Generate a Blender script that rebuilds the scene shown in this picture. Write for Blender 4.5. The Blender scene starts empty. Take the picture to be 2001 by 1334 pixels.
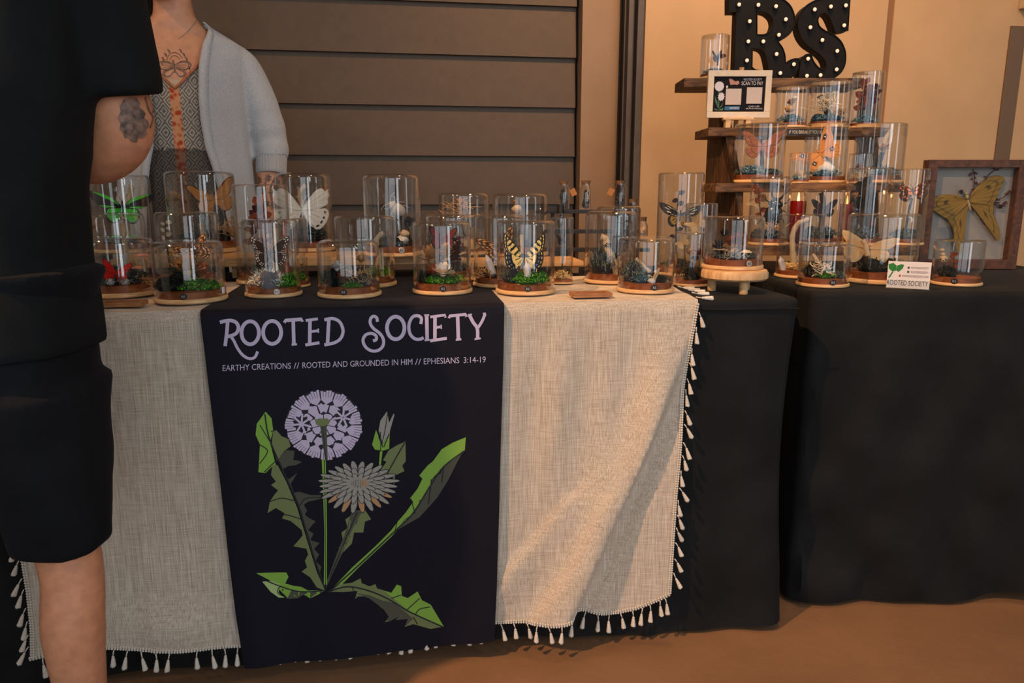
import bpy, bmesh, math, random
from math import sin, cos, pi, radians, atan2, sqrt, exp
from mathutils import Vector, Matrix, noise
from mathutils.bvhtree import BVHTree

random.seed(7)
scn = bpy.context.scene
COL = scn.collection

# ------------------------------------------------------------------ camera
FPX, CX, CY = 1450.0, 1000.5, 667.0
CAM_H, PITCH, YAW = 0.961, radians(11.5), radians(8.6)
cam_data = bpy.data.cameras.new('camera')
cam_data.sensor_width = 36.0
cam_data.lens = 36.0 * FPX / 2001.0
cam_data.clip_start = 0.02
cam = bpy.data.objects.new('camera', cam_data)
COL.objects.link(cam)
cam.location = (0, 0, CAM_H)
cam.rotation_euler = (pi / 2 - PITCH, 0, -YAW)
scn.camera = cam

# ------------------------------------------------------------------ world, lights, exposure
scn.view_settings.view_transform = 'Standard'
scn.view_settings.look = 'None'
scn.view_settings.gamma = 1.0
scn.view_settings.exposure = 0.0
scn.view_settings.use_curve_mapping = False
scn.cycles.transparent_max_bounces = 96
scn.cycles.max_bounces = 10
scn.cycles.diffuse_bounces = 3
scn.cycles.glossy_bounces = 4
scn.cycles.sample_clamp_indirect = 3.0

world = bpy.data.worlds.new('world')
scn.world = world
world.use_nodes = True
bg = world.node_tree.nodes['Background']
bg.inputs[0].default_value = (1.0, 0.80, 0.62, 1)
bg.inputs[1].default_value = 0.12


def aim(o, target):
    d = Vector(target) - o.location
    o.rotation_euler = d.to_track_quat('-Z', 'Y').to_euler()


def spot(name, loc, target, power, color, size, angle=70, blend=0.4):
    l = bpy.data.lights.new(name, 'SPOT')
    l.energy = power
    l.color = color
    l.shadow_soft_size = size
    l.spot_size = radians(angle)
    l.spot_blend = blend
    o = bpy.data.objects.new(name, l)
    COL.objects.link(o)
    o.location = loc
    aim(o, target)
    return o


def area(name, loc, target, power, color, sx, sy):
    l = bpy.data.lights.new(name, 'AREA')
    l.shape = 'RECTANGLE'
    l.size, l.size_y = sx, sy
    l.energy = power
    l.color = color
    o = bpy.data.objects.new(name, l)
    COL.objects.link(o)
    o.location = loc
    aim(o, target)
    return o


# a warm hall lamp high on the left, a warm lamp over the tiered shelf, daylight from the open door behind the camera
spot('hall_lamp_light', (-1.7, 0.1, 3.35), (1.0, 1.4, 0.20), 500, (1.0, 0.54, 0.25), 0.04, 36, 0.5)
spot('shelf_lamp_light', (0.95, 1.35, 3.2), (1.25, 2.75, 1.3), 205, (1.0, 0.56, 0.25), 0.10, 95, 1.0)
spot('chest_fill_light', (-1.9, 1.3, 3.2), (-0.7, 2.2, 1.2), 60, (1.0, 0.52, 0.22), 0.08, 60, 0.9)  # unseen fill, added to warm the woman's chest
area('door_daylight', (-1.9, -3.5, 1.9), (-0.2, 1.5, 0.8), 24, (0.80, 0.90, 1.0), 1.5, 2.9)
area('door_daylight', (0.25, -3.6, 1.9), (0.0, 1.5, 0.8), 40, (0.78, 0.89, 1.0), 2.3, 2.9)
area('door_daylight', (2.3, -3.2, 1.9), (0.2, 1.5, 0.8), 34, (0.82, 0.91, 1.0), 0.8, 2.9)
area('side_streak_light', (-3.4, -0.6, 1.9), (0.0, 1.6, 0.9), 5, (0.85, 0.92, 1.0), 0.35, 1.8)  # unseen light added for streaks along the dome edges
area('side_streak_light', (3.4, 0.1, 1.9), (0.4, 1.7, 0.9), 5, (0.85, 0.92, 1.0), 0.35, 1.8)  # its opposite on the right, likewise added for edge streaks
spot('ceiling_lamp_light', (-0.9, -0.5, 3.3), (-0.4, 1.6, 0.8), 22, (1.0, 0.85, 0.68), 0.07, 100, 0.8)
spot('ceiling_lamp_light', (1.3, -0.4, 3.3), (0.7, 1.7, 0.8), 22, (1.0, 0.85, 0.68), 0.07, 100, 0.8)
area('side_streak_light', (2.3, -1.6, 2.3), (0.2, 1.6, 0.7), 11, (0.85, 0.92, 1.0), 0.45, 1.5)  # unseen narrow light, added for the bright streak right on the domes

# ------------------------------------------------------------------ pixel rays onto the scene's real planes
ROT = Matrix.Rotation(-YAW, 3, 'Z') @ Matrix.Rotation(pi / 2 - PITCH, 3, 'X')
ROTI = ROT.transposed()
CAMP = Vector((0, 0, CAM_H))
FWD = Vector((sin(YAW), cos(YAW), 0))
RGT = Vector((cos(YAW), -sin(YAW), 0))


def ray(px, py):
    return ROT @ Vector(((px - CX) / FPX, -(py - CY) / FPX, -1.0))


def G(px, py, z):
    d = ray(px, py)
    return CAMP + d * ((z - CAM_H) / d.z)


def VY(px, py, Y):
    d = ray(px, py)
    return CAMP + d * (Y / d.y)


def VD(px, py, D):
    """plane facing the camera's heading at horizontal distance D"""
    d = ray(px, py)
    return CAMP + d * (D / d.dot(FWD))


def depth(p):
    return -(ROTI @ (Vector(p) - CAMP)).z


def cfr(l, d, z=0.0):
    """camera-heading frame: l to the right, d ahead"""
    return RGT * l + FWD * d + Vector((0, 0, z))


# ------------------------------------------------------------------ materials
MATS = {}


def rgb(r, g, b):
    f = lambda c: ((c / 255) / 12.92 if c / 255 <= 0.04045 else ((c / 255 + 0.055) / 1.055) ** 2.4)
    return (f(r), f(g), f(b), 1)


def mat(name, col, rough=0.6, metal=0.0, var=0.0, vscale=20, bump=0.0, bscale=80, stretch=None, emit=0, sheen=0.0, spec=0.5, two=None):
    if name in MATS:
        return MATS[name]
    m = bpy.data.materials.new(name)
    m.use_nodes = True
    nt = m.node_tree
    b = nt.nodes['Principled BSDF']
    b.inputs['Base Color'].default_value = col
    b.inputs['Roughness'].default_value = rough
    b.inputs['Metallic'].default_value = metal
    b.inputs['Specular IOR Level'].default_value = spec
    if sheen:
        b.inputs['Sheen Weight'].default_value = sheen
        b.inputs['Sheen Roughness'].default_value = 0.4
    if emit:
        b.inputs['Emission Color'].default_value = col
        b.inputs['Emission Strength'].default_value = emit
    if var or bump or two:
        tc = nt.nodes.new('ShaderNodeTexCoord')
        mp = nt.nodes.new('ShaderNodeMapping')
        nt.links.new(tc.outputs['Object'], mp.inputs[0])
        if stretch:
            mp.inputs['Scale'].default_value = stretch
        if var or two:
            n = nt.nodes.new('ShaderNodeTexNoise')
            n.inputs['Scale'].default_value = vscale
            n.inputs['Detail'].default_value = 5
            nt.links.new(mp.outputs[0], n.inputs['Vector'])
            r = nt.nodes.new('ShaderNodeValToRGB')
            lo = tuple(c * (1 - var) for c in col[:3]) + (1,)
            hi = two if two else tuple(min(1, c * (1 + var)) for c in col[:3]) + (1,)
            r.color_ramp.elements[0].position, r.color_ramp.elements[1].position = 0.32, 0.68
            r.color_ramp.elements[0].color, r.color_ramp.elements[1].color = lo, hi
            nt.links.new(n.outputs['Fac'], r.inputs[0])
            nt.links.new(r.outputs[0], b.inputs['Base Color'])
        if bump:
            n2 = nt.nodes.new('ShaderNodeTexNoise')
            n2.inputs['Scale'].default_value = bscale
            n2.inputs['Detail'].default_value = 4
            nt.links.new(mp.outputs[0], n2.inputs['Vector'])
            bp = nt.nodes.new('ShaderNodeBump')
            bp.inputs['Strength'].default_value = bump
            bp.inputs['Distance'].default_value = 0.01
            nt.links.new(n2.outputs['Fac'], bp.inputs['Height'])
            nt.links.new(bp.outputs[0], b.inputs['Normal'])
    MATS[name] = m
    return m


def glass_mat(name, tint=(0.97, 0.98, 0.98, 1), base=0.042, edge=0.85, power=2.6, rough=0.04):
    if name in MATS:
        return MATS[name]
    m = bpy.data.materials.new(name)
    m.use_nodes = True
    nt = m.node_tree
    nt.nodes.remove(nt.nodes['Principled BSDF'])
    out = nt.nodes['Material Output']
    tr = nt.nodes.new('ShaderNodeBsdfTransparent')
    tr.inputs[0].default_value = tint
    gl = nt.nodes.new('ShaderNodeBsdfGlossy')
    gl.inputs['Roughness'].default_value = rough
    gl.inputs['Color'].default_value = (1, 1, 1, 1)
    lw = nt.nodes.new('ShaderNodeLayerWeight')
    pw = nt.nodes.new('ShaderNodeMath')
    pw.operation = 'POWER'
    pw.inputs[1].default_value = power
    lw.inputs['Blend'].default_value = 0.5
    nt.links.new(lw.outputs['Facing'], pw.inputs[0])
    ma = nt.nodes.new('ShaderNodeMath')
    ma.operation = 'MULTIPLY_ADD'
    ma.inputs[1].default_value = edge
    ma.inputs[2].default_value = base
    nt.links.new(pw.outputs[0], ma.inputs[0])
    mx = nt.nodes.new('ShaderNodeMixShader')
    nt.links.new(ma.outputs[0], mx.inputs[0])
    nt.links.new(tr.outputs[0], mx.inputs[1])
    nt.links.new(gl.outputs[0], mx.inputs[2])
    nt.links.new(mx.outputs[0], out.inputs['Surface'])
    MATS[name] = m
    return m


def wood_mat(name, c1, c2, rough=0.55, scale=(1, 8, 8), bump=0.15, nscale=9):
    if name in MATS:
        return MATS[name]
    m = bpy.data.materials.new(name)
    m.use_nodes = True
    nt = m.node_tree
    b = nt.nodes['Principled BSDF']
    b.inputs['Roughness'].default_value = rough
    tc = nt.nodes.new('ShaderNodeTexCoord')
    mp = nt.nodes.new('ShaderNodeMapping')
    mp.inputs['Scale'].default_value = scale
    nt.links.new(tc.outputs['Object'], mp.inputs[0])
    n = nt.nodes.new('ShaderNodeTexNoise')
    n.inputs['Scale'].default_value = nscale
    n.inputs['Detail'].default_value = 7
    n.inputs['Distortion'].default_value = 0.8
    nt.links.new(mp.outputs[0], n.inputs['Vector'])
    r = nt.nodes.new('ShaderNodeValToRGB')
    r.color_ramp.elements[0].position, r.color_ramp.elements[1].position = 0.35, 0.66
    r.color_ramp.elements[0].color, r.color_ramp.elements[1].color = c1, c2
    nt.links.new(n.outputs['Fac'], r.inputs[0])
    nt.links.new(r.outputs[0], b.inputs['Base Color'])
    bp = nt.nodes.new('ShaderNodeBump')
    bp.inputs['Strength'].default_value = bump
    bp.inputs['Distance'].default_value = 0.004
    nt.links.new(n.outputs['Fac'], bp.inputs['Height'])
    nt.links.new(bp.outputs[0], b.inputs['Normal'])
    MATS[name] = m
    return m


def linen_mat(name, c1, c2):
    """coarse slubby weave: two crossed streak noises and a fine weave bump"""
    m = bpy.data.materials.new(name)
    m.use_nodes = True
    nt = m.node_tree
    b = nt.nodes['Principled BSDF']
    b.inputs['Roughness'].default_value = 0.9
    b.inputs['Specular IOR Level'].default_value = 0.15
    b.inputs['Sheen Weight'].default_value = 0.1
    tc = nt.nodes.new('ShaderNodeTexCoord')
    outs = []
    for sc, ns in (((800, 800, 16), 1.0), ((30, 30, 800), 1.0)):
        mp = nt.nodes.new('ShaderNodeMapping')
        mp.inputs['Scale'].default_value = sc
        nt.links.new(tc.outputs['Object'], mp.inputs[0])
        n = nt.nodes.new('ShaderNodeTexNoise')
        n.inputs['Scale'].default_value = ns
        n.inputs['Detail'].default_value = 3
        nt.links.new(mp.outputs[0], n.inputs['Vector'])
        outs.append(n.outputs['Fac'])
    ad = nt.nodes.new('ShaderNodeMath')
    ad.operation = 'ADD'
    for i_, w_ in ((0, 0.64), (1, 0.36)):
        sc_ = nt.nodes.new('ShaderNodeMath')
        sc_.operation = 'MULTIPLY'
        sc_.inputs[1].default_value = w_
        nt.links.new(outs[i_], sc_.inputs[0])
        nt.links.new(sc_.outputs[0], ad.inputs[i_])
    hf = nt.nodes.new('ShaderNodeMath')
    hf.operation = 'MULTIPLY'
    hf.inputs[1].default_value = 1.0
    nt.links.new(ad.outputs[0], hf.inputs[0])
    r = nt.nodes.new('ShaderNodeValToRGB')
    r.color_ramp.elements[0].position, r.color_ramp.elements[1].position = 0.36, 0.64
    r.color_ramp.elements[0].color, r.color_ramp.elements[1].color = c1, c2
    nt.links.new(hf.outputs[0], r.inputs[0])
    nt.links.new(r.outputs[0], b.inputs['Base Color'])
    bp = nt.nodes.new('ShaderNodeBump')
    bp.inputs['Strength'].default_value = 0.25
    bp.inputs['Distance'].default_value = 0.001
    nt.links.new(hf.outputs[0], bp.inputs['Height'])
    nt.links.new(bp.outputs[0], b.inputs['Normal'])
    MATS[name] = m
    return m


M = {}
M['glass'] = glass_mat('dome glass')
M['flatglass'] = glass_mat('frame glass', base=0.03, edge=0.3)
M['pine'] = wood_mat('pale pine', rgb(196, 150, 98), rgb(226, 188, 138), 0.5, (3, 3, 40), 0.05)
M['pineboard'] = wood_mat('pine board', rgb(186, 138, 88), rgb(214, 172, 120), 0.5, (4, 30, 60), 0.06, 3)
M['brownband'] = mat('brown stain', rgb(138, 72, 30), 0.5, var=0.3, vscale=60)
M['barn'] = wood_mat('weathered brown board', rgb(52, 32, 17), rgb(128, 88, 50), 0.65, (3, 16, 16), 0.35, 5)
M['barnside'] = wood_mat('weathered side board', rgb(48, 30, 16), rgb(112, 76, 42), 0.7, (16, 16, 3), 0.35, 5)
M['framewood'] = wood_mat('brown frame wood', rgb(62, 34, 19), rgb(92, 54, 32), 0.6, (8, 8, 8), 0.25, 7)
M['signwood'] = wood_mat('small sign wood', rgb(150, 98, 56), rgb(180, 124, 76), 0.6, (6, 30, 30), 0.1, 4)
M['white_wood'] = mat('white washed frame', rgb(214, 198, 178), 0.6, var=0.08, vscale=30)
M['linen'] = linen_mat('beige linen', rgb(168, 152, 134), rgb(224, 211, 194))
M['cotton'] = mat('white cotton', rgb(232, 222, 208), 0.9, bump=0.4, bscale=700)
M['blackcloth'] = mat('black cloth', (0.011, 0.0115, 0.0125, 1), 0.75, var=0.25, vscale=9, bump=0.12, bscale=900, sheen=0.02, spec=0.15)
M['banner'] = mat('banner cloth', (0.0085, 0.0083, 0.0155, 1), 0.62, bump=0.06, bscale=1500, sheen=0.02, spec=0.15)
M['lavender'] = mat('lavender print', rgb(196, 184, 212), 0.7)
M['ink'] = mat('dark print', (0.010, 0.009, 0.020, 1), 0.7)
M['leafgreen'] = mat('green print', rgb(124, 168, 62), 0.7)
M['leafolive'] = mat('olive print', rgb(110, 122, 76), 0.7)
M['leafgrey'] = mat('grey print', rgb(72, 74, 62), 0.7)
M['petalgrey'] = mat('petal grey print', rgb(150, 148, 140), 0.7)
M['petaltan'] = mat('petal tan print', rgb(176, 136, 96), 0.7)
M['palegreen'] = mat('pale green print', rgb(160, 186, 120), 0.7)
M['black'] = mat('black paint', (0.008, 0.008, 0.009, 1), 0.5)
M['blackmetal'] = mat('dark sheet metal', rgb(20, 16, 13), 0.65, 0.0, var=0.45, vscale=14, bump=0.15, bscale=30, spec=0.2)
M['silver'] = mat('silver disc', rgb(190, 184, 176), 0.35, 0.6)
M['darkdisc'] = mat('dark disc', rgb(34, 30, 28), 0.4, 0.3)
M['white'] = mat('white paper', rgb(232, 224, 222), 0.6)
M['cork'] = mat('cork', rgb(118, 84, 54), 0.85, var=0.3, vscale=300)
M['kraft'] = mat('kraft tag', rgb(160, 106, 58), 0.8)
M['bleach'] = mat('bleached stick', rgb(190, 164, 130), 0.75, var=0.2, vscale=60, bump=0.3, bscale=200, stretch=(4, 4, 1))
M['bone'] = mat('bone', rgb(178, 154, 122), 0.6, var=0.15, vscale=80)
M['bark'] = mat('dark twig', rgb(44, 32, 25), 0.8, var=0.4, vscale=100, bump=0.4, bscale=300)
M['tan'] = mat('dried tan', rgb(178, 138, 92), 0.85, var=0.3, vscale=150)
M['cream'] = mat('dried cream', rgb(220, 200, 172), 0.85, var=0.2, vscale=150)
M['rust'] = mat('dried rust', rgb(140, 66, 34), 0.8, var=0.35, vscale=120)
M['wine'] = mat('dried wine petals', rgb(78, 22, 26), 0.75, var=0.4, vscale=120)
M['pinkcap'] = mat('pink mushroom', rgb(226, 150, 126), 0.6, var=0.2, vscale=90)
M['shell'] = mat('grey shell', rgb(190, 186, 184), 0.5, var=0.2, vscale=60)
M['crystal'] = mat('clear quartz', rgb(214, 208, 214), 0.12, spec=0.8)
M['beetle'] = mat('beetle shell', (0.008, 0.006, 0.006, 1), 0.18)
M['flame'] = mat('flame', (1.0, 0.45, 0.12, 1), 0.5, emit=6)
M['redwax'] = mat('red candle glass', rgb(140, 22, 14), 0.25)
M['bulb'] = mat('warm bulb', (1.0, 0.66, 0.46, 1), 0.3, emit=0.8)
M['skin'] = mat('skin', rgb(212, 152, 118), 0.5, var=0.10, vscale=45, bump=0.05, bscale=300)
M['skinman'] = mat('man skin', rgb(206, 142, 106), 0.5, var=0.12, vscale=60, bump=0.06, bscale=350)
M['tattoo'] = mat('tattoo ink', rgb(70, 62, 60), 0.6, var=0.2, vscale=110, two=rgb(150, 118, 102))
M['knit'] = mat('grey knit', rgb(190, 194, 200), 0.95, var=0.10, vscale=260, bump=0.35, bscale=420, sheen=0.2, spec=0.1)
M['rib'] = mat('grey rib knit', rgb(192, 194, 198), 0.95, bump=0.6, bscale=60, stretch=(14, 14, 0.4), sheen=0.2, spec=0.1)
M['tee'] = mat('black tee', (0.009, 0.0105, 0.0115, 1), 0.85, var=0.2, vscale=10, bump=0.12, bscale=700, sheen=0.02, spec=0.12)
M['shorts'] = mat('black shorts', (0.008, 0.009, 0.0115, 1), 0.8, var=0.2, vscale=10, bump=0.12, bscale=700, sheen=0.02, spec=0.12)
M['hair'] = mat('dark hair', rgb(40, 26, 20), 0.5, bump=0.4, bscale=60, stretch=(10, 10, 1))
M['denim'] = mat('dark trousers', rgb(28, 30, 38), 0.85)
M['camisole'] = mat('ivory camisole', rgb(196, 176, 148), 0.85)


# ------------------------------------------------------------------ object helpers
def link(o, parent=None):
    COL.objects.link(o)
    if parent is not None:
        o.parent = parent
    return o


def put(name, bm, mats, parent=None, smooth=True, loc=None):
    me = bpy.data.meshes.new(name)
    bmesh.ops.recalc_face_normals(bm, faces=bm.faces)
    bm.to_mesh(me)
    bm.free()
    return put_mesh(name, me, mats, parent, smooth, loc)


def put_mesh(name, me, mats, parent=None, smooth=True, loc=None):
    if not isinstance(mats, (list, tuple)):
        mats = [mats]
    if not me.materials:
        for m in mats:
            me.materials.append(m)
    if smooth:
        me.polygons.foreach_set('use_smooth', [True] * len(me.polygons))
        try:
            me.set_sharp_from_angle(angle=radians(38))
        except Exception:
            pass
    o = bpy.data.objects.new(name, me)
    if loc is not None:
        o.location = loc
    return link(o, parent)


def empty(name, loc=(0, 0, 0), rz=0.0):
    o = bpy.data.objects.new(name, None)
    o.empty_display_size = 0.05
    o.location = loc
    o.rotation_euler = (0, 0, rz)
    return link(o)


def tag(o, label, cat, group=None, kind=None):
    o['label'] = label
    o['category'] = cat
    if group:
        o['group'] = group
    if kind:
        o['kind'] = kind
    return o


def struct(o):
    o['kind'] = 'structure'
    return o


def box(bm, lo, hi, mi=0, bev=0.0):
    lo, hi = Vector(lo), Vector(hi)
    r = bmesh.ops.create_cube(bm, size=1.0, matrix=Matrix.Translation((lo + hi) / 2) @ Matrix.Diagonal((*(hi - lo), 1)))
    fs = set(f for v in r['verts'] for f in v.link_faces)
    if bev:
        es = list(set(e for f in fs for e in f.edges))
        rb = bmesh.ops.bevel(bm, geom=es, offset=bev, segments=2, affect='EDGES', profile=0.7)
        fs = set(rb['faces']) | set(f for f in fs if f.is_valid)
    for f in fs:
        if f.is_valid:
            f.material_index = mi


def lathe(bm, prof, seg=32, mi=0, cen=(0, 0, 0)):
    """prof: list of (r, z); r = 0 closes"""
    c = Vector(cen)
    rings = []
    for r, z in prof:
        if r < 1e-6:
            rings.append([bm.verts.new(c + Vector((0, 0, z)))])
        else:
            rings.append([bm.verts.new(c + Vector((r * cos(2 * pi * k / seg), r * sin(2 * pi * k / seg), z))) for k in range(seg)])
    for a, b in zip(rings, rings[1:]):
        for k in range(seg):
            k2 = (k + 1) % seg
            if len(a) == 1 and len(b) == 1:
                continue
            if len(a) == 1:
                f = bm.faces.new((a[0], b[k2], b[k]))
            elif len(b) == 1:
                f = bm.faces.new((a[k], a[k2], b[0]))
            else:
                f = bm.faces.new((a[k], a[k2], b[k2], b[k]))
            f.material_index = mi


def tube(bm, pts, radii, seg=10, mi=0, flat=1.0, caps=True):
    pts = [Vector(p) for p in pts]
    if not isinstance(radii, (list, tuple)):
        radii = [radii] * len(pts)
    rings = []
    ref = Vector((0.123, 0.97, 0.2)).normalized()
    prev = None
    for i, p in enumerate(pts):
        t = (pts[min(i + 1, len(pts) - 1)] - pts[max(i - 1, 0)])
        t = t.normalized() if t.length > 1e-9 else Vector((0, 0, 1))
        u = (prev if prev is not None else ref)
        u = (u - t * u.dot(t))
        if u.length < 1e-3:
            u = Vector((1, 0, 0)) - t * t.x
        u.normalize()
        prev = u
        w = t.cross(u)
        r = radii[i]
        rings.append([bm.verts.new(p + u * (r * flat * cos(2 * pi * k / seg)) + w * (r * sin(2 * pi * k / seg))) for k in range(seg)])
    for a, b in zip(rings, rings[1:]):
        for k in range(seg):
            f = bm.faces.new((a[k], a[(k + 1) % seg], b[(k + 1) % seg], b[k]))
            f.material_index = mi
    if caps:
        for rg, s in ((rings[0], 1), (rings[-1], -1)):
            f = bm.faces.new(rg if s == 1 else rg[::-1])
            f.material_index = mi


def ball(bm, cen, rad, mi=0, u=12, v=8):
    if not isinstance(rad, (list, tuple, Vector)):
        rad = (rad, rad, rad)
    r = bmesh.ops.create_uvsphere(bm, u_segments=u, v_segments=v, radius=1.0,
                                  matrix=Matrix.Translation(cen) @ Matrix.Diagonal((*rad, 1)))
    for f in set(f for vv in r['verts'] for f in vv.link_faces):
        f.material_index = mi


def catmull(pts, n=6, closed=False):
    pts = [Vector(p) for p in pts]
    out = []
    m = len(pts)
    rng = range(m if closed else m - 1)
    for i in rng:
        if closed:
            p0, p1, p2, p3 = pts[i - 1], pts[i], pts[(i + 1) % m], pts[(i + 2) % m]
        else:
            p0, p1, p2, p3 = pts[max(i - 1, 0)], pts[i], pts[i + 1], pts[min(i + 2, m - 1)]
        for k in range(n):
            t = k / n
            out.append(0.5 * ((2 * p1) + (p2 - p0) * t + (2 * p0 - 5 * p1 + 4 * p2 - p3) * t * t + (3 * p1 - p0 - 3 * p2 + p3) * t ** 3))
    if not closed:
        out.append(pts[-1])
    return out


def interp(xs, x):
    """piecewise linear through [(x, y), ...] sorted by x"""
    if x <= xs[0][0]:
        return xs[0][1]
    for (a, fa), (b, fb) in zip(xs, xs[1:]):
        if x <= b:
            return fa + (fb - fa) * (x - a) / (b - a)
    return xs[-1][1]


_txt = {}


def text2d(s):
    """lettering as flat 2D mesh (verts, faces, width, height) from the built-in font"""
    if s in _txt:
        return _txt[s]
    c = bpy.data.curves.new('t', 'FONT')
    c.body = s
    c.resolution_u = 3
    o = bpy.data.objects.new('t', c)
    COL.objects.link(o)
    dg = bpy.context.evaluated_depsgraph_get()
    me = bpy.data.meshes.new_from_object(o.evaluated_get(dg))
    vs = [(v.co.x, v.co.y) for v in me.vertices]
    fs = [tuple(p.vertices) for p in me.polygons]
    bpy.data.objects.remove(o)
    bpy.data.curves.remove(c)
    bpy.data.meshes.remove(me)
    x0, x1 = min(v[0] for v in vs), max(v[0] for v in vs)
    y0, y1 = min(v[1] for v in vs), max(v[1] for v in vs)
    vs = [(x - x0, y - y0) for x, y in vs]
    _txt[s] = (vs, fs, x1 - x0, y1 - y0)
    return _txt[s]


def add_text(bm, s, p0, ux, uy, width, height, mi=0):
    """write s on a plane: p0 lower-left, ux/uy unit vectors, fitted into width x height"""
    vs, fs, w, h = text2d(s)
    bv = [bm.verts.new(p0 + ux * (x / w * width) + uy * (y / h * height)) for x, y in vs]
    for f in fs:
        try:
            nf = bm.faces.new([bv[i] for i in f])
            nf.material_index = mi
        except ValueError:
            pass


class Print2D:
    """flat print laid out in 2D, then mapped onto a surface; pieces are cut along a grid first so they follow it"""

    def __init__(self):
        self.bm = bmesh.new()

    def poly(self, pts, mi, layer=0):
        vs = [self.bm.verts.new((p[0], p[1], layer)) for p in pts]
        es = []
        for a, b in zip(vs, vs[1:] + vs[:1]):
            es.append(self.bm.edges.new((a, b)))
        r = bmesh.ops.triangle_fill(self.bm, edges=es, use_beauty=True)
        for g in r['geom']:
            if isinstance(g, bmesh.types.BMFace):
                g.material_index = mi

    def stroke(self, pts, w, mi, layer=0, smooth=5, closed=False, taper=None):
        pts = [Vector((p[0], p[1], 0)) for p in pts]
        if smooth and len(pts) > 2:
            pts = catmull(pts, smooth, closed)
        n = len(pts)
        L, R = [], []
        for i, p in enumerate(pts):
            if closed:
                t = pts[(i + 1) % n] - pts[i - 1]
            else:
                t = pts[min(i + 1, n - 1)] - pts[max(i - 1, 0)]
            if t.length < 1e-9:
                t = Vector((1, 0, 0))
            t.normalize()
            nn = Vector((-t.y, t.x, 0))
            ww = w / 2
            if taper:
                ww *= taper(i / (n - 1))
            L.append(self.bm.verts.new((p.x + nn.x * ww, p.y + nn.y * ww, layer)))
            R.append(self.bm.verts.new((p.x - nn.x * ww, p.y - nn.y * ww, layer)))
        for i in range(n if closed else n - 1):
            j = (i + 1) % n
            f = self.bm.faces.new((L[i], R[i], R[j], L[j]))
            f.material_index = mi

    def text(self, s, p0, ux, uy, w, h, mi, layer=0):
        add_text(self.bm, s, Vector((p0[0], p0[1], layer)), Vector((ux[0], ux[1], 0)), Vector((uy[0], uy[1], 0)), w, h, mi)

    def cut(self, xs, ys):
        for axis, vals in ((0, xs), (1, ys)):
            for v in vals:
                co = Vector((0, 0, 0))
                no = Vector((0, 0, 0))
                co[axis] = v
                no[axis] = 1
                bmesh.ops.bisect_plane(self.bm, geom=self.bm.verts[:] + self.bm.edges[:] + self.bm.faces[:], plane_co=co, plane_no=no)

    def to3d(self, fn):
        for v in self.bm.verts:
            v.co = fn(v.co.x, v.co.y, v.co.z)


def remesh(bm, voxel, smooth_it=6, name='body'):
    me = bpy.data.meshes.new(name + '_src')
    bm.to_mesh(me)
    bm.free()
    o = bpy.data.objects.new(name + '_src', me)
    COL.objects.link(o)
    m = o.modifiers.new('r', 'REMESH')
    m.mode = 'VOXEL'
    m.voxel_size = voxel
    m.use_smooth_shade = True
    if smooth_it:
        s = o.modifiers.new('s', 'SMOOTH')
        s.factor = 0.5
        s.iterations = smooth_it
    dg = bpy.context.evaluated_depsgraph_get()
    out = bpy.data.meshes.new_from_object(o.evaluated_get(dg))
    out.materials.clear()
    bpy.data.objects.remove(o)
    bpy.data.meshes.remove(me)
    return out

# ================================================================== THE ROOM
TZ = 0.745
YA = G(430, 608, TZ).y                      # front plane of the long table
WY = 2.80                                   # back wall

# floor of worn concrete
def floor_mat():
    m = mat('worn concrete', rgb(128, 96, 70), 0.55, var=0.16, vscale=3.5, bump=0.12, bscale=40)
    return m
bm = bmesh.new()
box(bm, (-4.0, -4.2, -0.06), (4.2, 3.2, 0.0))
struct(put('floor', bm, floor_mat(), smooth=False))

Msid = mat('siding paint', rgb(90, 72, 57), 0.6, var=0.07, vscale=25, bump=0.06, bscale=200)
Mwall = mat('cream wall paint', rgb(208, 168, 124), 0.65, var=0.05, vscale=6, bump=0.05, bscale=120)
Mtrimp = mat('brown grey trim paint', rgb(158, 126, 98), 0.6, var=0.05, vscale=8)
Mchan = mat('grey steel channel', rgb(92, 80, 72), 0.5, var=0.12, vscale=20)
Mdark = mat('dark gap', rgb(22, 18, 15), 0.9)

xs_end = VY(1128, 200, WY).x
xp1 = VY(1133, 200, WY).x
xp2 = VY(1216, 200, WY - 0.03).x
xc1 = VY(1219, 200, WY).x
xc2 = VY(1251, 200, WY).x
xr1 = VY(1718, 100, WY).x
xr2 = VY(1952, 150, WY).x
bm = bmesh.new()
box(bm, (-4.0, WY + 0.05, -0.02), (xc2 + 0.02, WY + 0.2, 3.2))
wall = struct(put('wall_back', bm, Mdark, smooth=False))
# lap siding, one board per course
zs = [VY(1100, y, WY).z for y in (8, 107, 206, 302, 399)]
step = (zs[0] - zs[-1]) / 4
z = zs[0] + 3 * step
n = 0
me0 = None
while z > -0.05:
    z0, z1 = max(z - step, 0.001), z
    if me0 is None or z0 < 0.01:
        bm = bmesh.new()
        h = z1 - z0
        prof = [(0.0, 0.0), (0.022, 0.0), (0.006, h), (0.0, h)]   # (out from wall, up): thick lower edge laps the board below
        ends = []
        for X in (-3.9, xs_end):
            ends.append([bm.verts.new((X, -o, zz)) for o, zz in prof])
        for k in range(4):
            bm.faces.new((ends[0][k], ends[0][(k + 1) % 4], ends[1][(k + 1) % 4], ends[1][k]))
        bm.faces.new(ends[0])
        bm.faces.new(ends[1][::-1])
        o = put('siding_plank', bm, Msid, wall, smooth=False)
        if me0 is None:
            me0 = o.data
    else:
        o = bpy.data.objects.new('siding_plank', me0)
        link(o, wall)
    o.location = (0, WY + 0.05, z0)
    z -= step

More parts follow.
